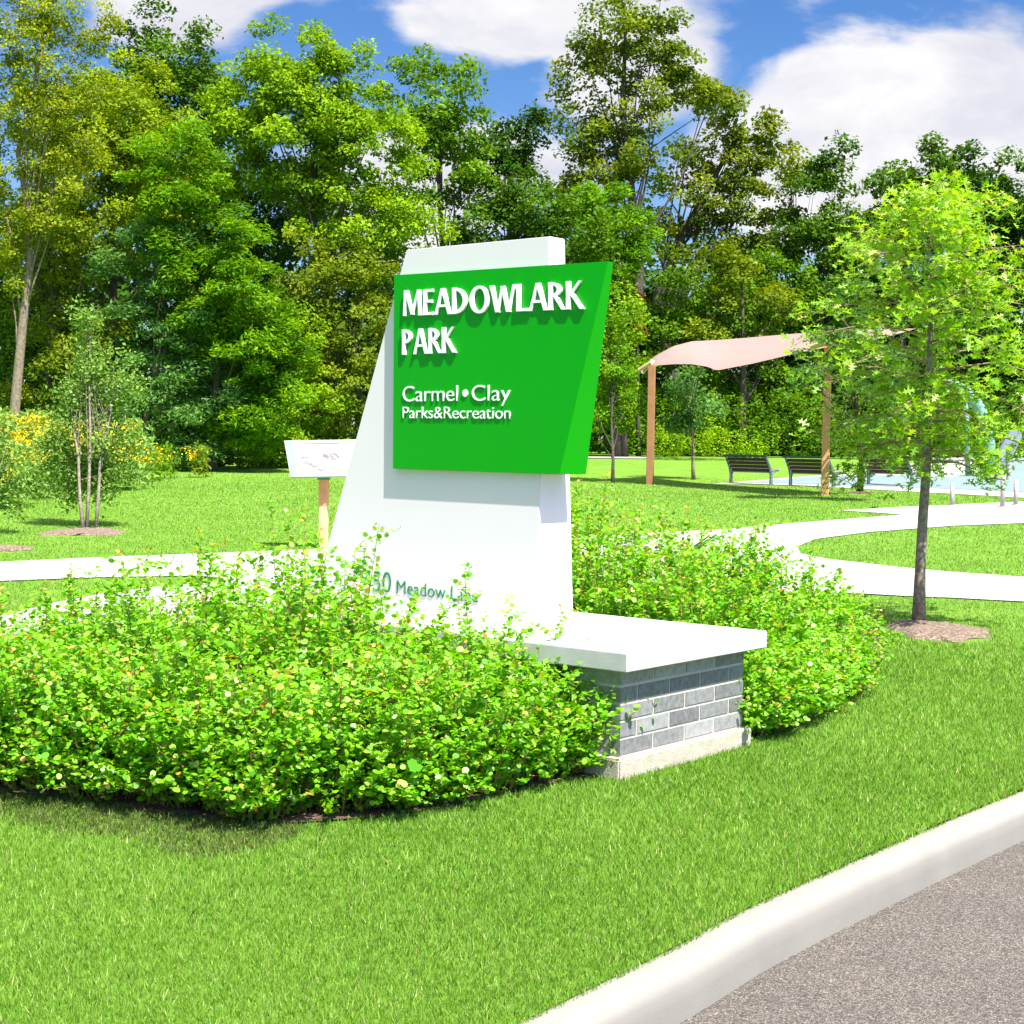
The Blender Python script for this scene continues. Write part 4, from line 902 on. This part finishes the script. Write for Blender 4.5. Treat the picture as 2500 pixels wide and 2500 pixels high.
# ------------------------------------------------------------------ benches
def bench_parts(root, loc):
    def q(x, y, z): return np.array([x, y, z])+loc
    Wd = 1.60
    mb = MB()
    for i in range(4):
        z = .42+i*.10; y = .16-(z-.40)*.62
        for j in range(2): mb.box(q(-.33+j*.66, y, z), .62, .025, .095, ay=(0, .92, -.38), az=(0, -.38, .92)) if False else mb.box(q(-.385+j*.77, y, z), .76, .03, .094)
    part('backrest', mb, M['slat'], root, bevel=.004)
    mb = MB(); mb.box(q(0, -.12, .82), Wd, .08, .06); part('top_rail', mb, M['greenrail'], root, bevel=.01)
    mb = MB()
    for i in range(4): mb.box(q(0, .20+i*.10, .43+.006*i), Wd-.04, .085, .03)
    part('seat', mb, M['slatpale'], root, bevel=.004)
    for sx in (-1, 1):
        x = sx*(Wd/2-.06); mb = MB()
        mb.tube([q(x, -.09, .82), q(x, .10, .50), q(x, .17, .30), q(x, .17, 0.0)], [.036, .042, .048, .052], 6)
        mb.tube([q(x, .15, .24), q(x, .25, .37), q(x, .50, .43)], [.040, .034, .028], 6)
        mb.box(q(x, .17, .012), .10, .16, .024)
        part('leg', mb, M['steel'], root)
    mb = MB(); mb.tube([q(-Wd/2+.06, .15, .36), q(Wd/2-.06, .15, .36)], .02, 6); part('crossbar', mb, M['steel'], root)
def bench(px, py, rz, lab, src=None):
    b = ground(px*K, py*K)
    if src is None:
        root = empty('park_bench', b, lab, 'bench', 'benches facing the splash pad'); bench_parts(root, np.array(b)); root.rotation_euler = (0, 0, rz); return root
    r = src.copy(); COL.objects.link(r); r.location = Vector([float(a) for a in b]); r.rotation_euler = (0, 0, rz); r['label'] = lab
    for ch_ in src.children:
        c = ch_.copy(); COL.objects.link(c); c.parent = r
    return r
b0 = bench(1409, 914, -.85, 'leftmost bench, seen from behind, standing clear on the lawn edge')
bench(1524, 918, -.85, 'bench half hidden by the orange sail post, second from the left', b0)
bench(1672, 917, -.85, 'bench mostly hidden behind the leaves of the young oak', b0)

# ------------------------------------------------------------------ splash pad play pieces
root = empty('spray_arch', ground(1880*K, 900*K), 'pale green curved spray arch seen through the oak leaves', 'play equipment')
Za = float(root.location.y)
mb = MB(); mb.tube([atY(x*K, y*K, Za) for x, y in ((1780, 722), (1797, 724), (1820, 737), (1845, 765), (1862, 800), (1868, 840), (1866, 905))], [.10, .16, .19, .20, .19, .17, .16], 10); part('arch_pipe', mb, M['aqua'], root, smooth=True)
mb = MB(); mb.tube([atY(x*K, y*K, Za) for x, y in ((1822, 740), (1824, 800), (1826, 905))], .09, 8); part('post', mb, M['aqua'], root, smooth=True)
root = empty('play_wing', ground(1892*K, 906*K), 'slanting blue grey play piece at the right edge beyond the splash pad', 'play equipment')
Zb = float(root.location.y)
w_ = [atY(x*K, y*K, Zb) for x, y in ((1874, 902), (1886, 850), (1906, 812), (1922, 808), (1930, 822), (1912, 860), (1890, 906))]
mb = MB(); mb.add([p for p in w_]+[p+np.array([0, .25, 0]) for p in w_], [tuple(range(7)), tuple(range(13, 6, -1))]+[(i, (i+1) % 7, 7+(i+1) % 7, 7+i) for i in range(7)]); part('wing', mb, M['slide'], root, bevel=.03)
mb = MB(); mb.tube([atY(1903*K, 850*K, Zb), atY(1903*K, 906*K, Zb)], .07, 8); part('post', mb, M['palesteel'], root)
PG = 'pale posts by the splash pad'
for (x, yt, yb, lab) in [(1796, 912, 955, 'short pale post nearest the oak trunk beside the path'), (1891, 886, 958, 'taller pale post right of the oak leaves by the path'), (1916, 905, 954, 'pale post second from the right edge by the path'), (1940, 900, 952, 'pale post at the very right edge')]:
    b = ground(x*K, yb*K); zt_ = atY(x*K, yt*K, b[1])[2]; root = empty('steel_post', b, lab, 'post', PG); s = K*b[1]/FPX
    mb = MB(); mb.tube([b-Z3*.05, (b[0], b[1], zt_)], [.045, .045], 10); part('shaft', mb, M['palesteel'], root, smooth=True)
    mb = MB(); mb.tube([b-Z3*.02, b+Z3*.03], [.09, .085], 12); part('base_plate', mb, M['palesteel'], root)

# ------------------------------------------------------------------ grass blades
OLIVE_SHADE = np.array([ground(x*K, y*K)[:2] for x, y in [(-60, 1470), (300, 1500), (560, 1530), (580, 1570), (520, 1600), (400, 1608), (250, 1600), (100, 1572), (0, 1548), (-60, 1540)]])
def blades(name, N, y0, y1, hh, ww, seed=3):
    r = np.random.default_rng(seed)
    Y = y0*(y1/y0)**r.random(N); X = r.uniform(-1, 1, N)*(Y*.36+.5)
    ok = side(X, Y) > -.02
    for PP in (PATH, np.array(FBp), np.array(BBp), PO): ok &= ~inpoly(X+r.normal(size=N)*.012, Y+r.normal(size=N)*.012, PP)
    q0 = X-C0[0]; q1 = Y-C0[1]; a = q0*dR[0]+q1*dR[1]; b_ = q0*uL[0]+q1*uL[1]; ok &= ~((a > -.04) & (a < SL+.03) & (b_ > -.03) & (b_ < FL))
    for c_, rr in RINGS: ok &= ((X-c_[0])**2+((Y-c_[1]+.12)/1.5)**2) > (rr*1.0)**2
    X, Y = X[ok], Y[ok]; N = len(X); sc = (Y/6)**.75
    fade = np.clip((Y-y0)/(y0*.35), 0, 1)*np.clip((y1-Y)/(y1*.30), 0, 1) if y0 > 4 else np.clip((y1-Y)/(y1*.32), 0, 1)
    kp = r.random(N) < fade+.02; X, Y, sc = X[kp], Y[kp], sc[kp]; N = len(X)
    pn_ = .5+.5*np.sin(X*1.7+2*np.sin(Y*.9))*np.cos(Y*1.3+np.sin(X*2.1)); pn2 = .5+.5*np.sin(X*7.3+3*np.sin(Y*4.1))*np.cos(Y*6.3)
    h = hh*sc**.6*r.uniform(.55, 1.25, N)*(1+.2*pn2); w = ww*sc*r.uniform(.7, 1.3, N)
    a = r.uniform(0, 2*math.pi, N); ux, uy = np.cos(a), np.sin(a); la = r.uniform(0, 2*math.pi, N); lm = h*r.uniform(.1, .9, N)
    z = H(Y)-.004
    V = np.zeros((N, 3, 3)); V[:, 0] = np.stack([X-ux*w, Y-uy*w, z], 1); V[:, 1] = np.stack([X+ux*w, Y+uy*w, z], 1); V[:, 2] = np.stack([X+np.cos(la)*lm, Y+np.sin(la)*lm, z+h], 1)
    lv_ = np.clip(.45+r.normal(size=N)*.2+.14*(pn_-.5)+.12*(pn2-.5), 0, .93); lv_[r.random(N) < .02] = 1
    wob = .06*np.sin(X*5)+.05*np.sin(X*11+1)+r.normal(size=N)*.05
    rough = inpoly(X, Y+wob, OLIVE_SHADE) | (r.random(N) < .04)  # painted shade strip by the left bed, plus olive blades scattered at random
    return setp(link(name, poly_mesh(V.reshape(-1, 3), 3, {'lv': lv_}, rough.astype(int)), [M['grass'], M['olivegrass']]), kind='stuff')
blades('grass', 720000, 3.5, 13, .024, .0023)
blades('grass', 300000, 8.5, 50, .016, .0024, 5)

# ------------------------------------------------------------------ light and sky
az = math.radians(-55); el = math.radians(60)
sv = Vector((math.cos(az)*math.cos(el), math.sin(az)*math.cos(el), math.sin(el)))
sd = bpy.data.lights.new('sun', 'SUN'); sd.energy = 4.2; sd.angle = math.radians(.6); sd.color = (1, .96, .90)
so = bpy.data.objects.new('sun', sd); COL.objects.link(so); so.rotation_euler = sv.to_track_quat('Z', 'Y').to_euler()
w = bpy.data.worlds.new('World'); scn.world = w; w.use_nodes = True; t = w.node_tree; t.nodes.clear()
out = t.nodes.new('ShaderNodeOutputWorld'); bg = t.nodes.new('ShaderNodeBackground'); bg.inputs['Strength'].default_value = .085
sky = t.nodes.new('ShaderNodeTexSky'); sky.sky_type = 'NISHITA'; sky.sun_disc = False; sky.sun_elevation = el; sky.sun_rotation = math.atan2(sv.x, sv.y); sky.air_density = 1.0; sky.dust_density = .3; sky.ozone_density = 3
tc = t.nodes.new('ShaderNodeTexCoord')
def vmath(op, a, b=None):
    n_ = t.nodes.new('ShaderNodeVectorMath'); n_.operation = op; t.links.new(a, n_.inputs[0])
    if b is not None: n_.inputs[1].default_value = b
    return n_
def mth(op, a, b, clamp=False):
    n_ = t.nodes.new('ShaderNodeMath'); n_.operation = op; n_.use_clamp = clamp
    for i, q in enumerate((a, b)):
        if isinstance(q, (int, float)): n_.inputs[i].default_value = q
        else: t.links.new(q, n_.inputs[i])
    return n_.outputs[0]
def wn(scale, detail, rough, sz=2.2, off=(0, 0, 0), dist=.3):
    mp = t.nodes.new('ShaderNodeMapping'); mp.inputs['Scale'].default_value = (1, 1, sz); mp.inputs['Location'].default_value = off; t.links.new(tc.outputs['Generated'], mp.inputs[0])
    n_ = t.nodes.new('ShaderNodeTexNoise'); n_.inputs['Scale'].default_value = scale; n_.inputs['Detail'].default_value = detail; n_.inputs['Roughness'].default_value = rough; n_.inputs['Distortion'].default_value = dist
    t.links.new(mp.outputs[0], n_.inputs['Vector']); return n_.outputs['Fac']
# cloud banks centred on fixed directions of the sky
cov = None
def bank(px, py, rx, ry, amp):
    global cov
    d = ray(px*K, py*K); d = d/np.linalg.norm(d)
    sb = vmath('SUBTRACT', tc.outputs['Generated'], tuple(d)); s1 = vmath('MULTIPLY', sb.outputs[0], (FPX/(rx*K), 3.0, FPX/(ry*K))); ln = vmath('LENGTH', s1.outputs[0])
    v_ = mth('MULTIPLY', mth('SUBTRACT', 1., ln.outputs['Value'], True), amp); cov = v_ if cov is None else mth('MAXIMUM', cov, v_)
bank(1640, 260, 330, 230, 1.35); bank(1800, 210, 300, 200, 1.3); bank(960, 30, 260, 110, 1.0); bank(1200, 110, 240, 190, .95); bank(330, 20, 210, 140, .95); bank(1450, 330, 300, 160, 1.2); bank(800, 350, 500, 200, .8); bank(2050, 300, 300, 300, 1.2)
n1_ = wn(7, 10, .55); n2_ = wn(2.2, 5, .5, off=(3, 1, 2))
gen = mth('MULTIPLY', mth('SUBTRACT', n2_, .50), 1.6)         # ordinary broken cloud over the rest of the sky
sz_ = t.nodes.new('ShaderNodeSeparateXYZ'); t.links.new(tc.outputs['Generated'], sz_.inputs[0])
gen = mth('ADD', gen, mth('MULTIPLY', mth('MAXIMUM', mth('SUBTRACT', sz_.outputs['Z'], .40), 0.), 1.1))   # cloud added above the view to whiten the blue ambient light
cv = mth('MAXIMUM', cov, gen)
dens_ = mth('ADD', mth('MULTIPLY', cv, .95), mth('MULTIPLY', mth('SUBTRACT', n1_, .5), 1.6))
mask = t.nodes.new('ShaderNodeMapRange'); mask.inputs['From Min'].default_value = .16; mask.inputs['From Max'].default_value = .46; mask.interpolation_type = 'SMOOTHSTEP'; t.links.new(dens_, mask.inputs['Value'])
shade = ramp(t, wn(7, 8, .6, off=(.02, .0, -.045)), [(.32, (2.7, 2.75, 3.25)), (.5, (3.35, 3.35, 3.6)), (.66, (4.1, 4.05, 4.05))])
hsv = t.nodes.new('ShaderNodeHueSaturation'); hsv.inputs['Hue'].default_value = .513; hsv.inputs['Saturation'].default_value = 1.32; hsv.inputs['Value'].default_value = .60; t.links.new(sky.outputs[0], hsv.inputs['Color'])
mx = t.nodes.new('ShaderNodeMix'); mx.data_type = 'RGBA'; t.links.new(mask.outputs[0], mx.inputs[0]); t.links.new(hsv.outputs[0], mx.inputs[6]); t.links.new(shade, mx.inputs[7])
dt = vmath('DOT_PRODUCT', tc.outputs['Generated'], tuple(sv)); gl = mth('MULTIPLY_ADD' if False else 'MULTIPLY', mth('MAXIMUM', dt.outputs['Value'], 0.), 1.)
gl2 = mth('ADD', 1., mth('MULTIPLY', mth('POWER', gl, 2.), 1.5))   # sky out of view brightened round the sun, added to lift ambient fill
gm = t.nodes.new('ShaderNodeVectorMath'); gm.operation = 'SCALE'; t.links.new(mx.outputs[2], gm.inputs[0]); t.links.new(gl2, gm.inputs['Scale'])
t.links.new(gm.outputs[0], bg.inputs['Color']); t.links.new(bg.outputs[0], out.inputs[0])

vs_ = scn.view_settings; vs_.view_transform = 'Standard'; vs_.look = 'None'; vs_.exposure = 1.6; vs_.gamma = 1; vs_.use_curve_mapping = False
scn.render.engine = 'CYCLES'; scn.cycles.max_bounces = 5; scn.cycles.transmission_bounces = 3; scn.cycles.diffuse_bounces = 3; scn.cycles.transparent_max_bounces = 4
scn.render.resolution_x = 1024; scn.render.resolution_y = 1024
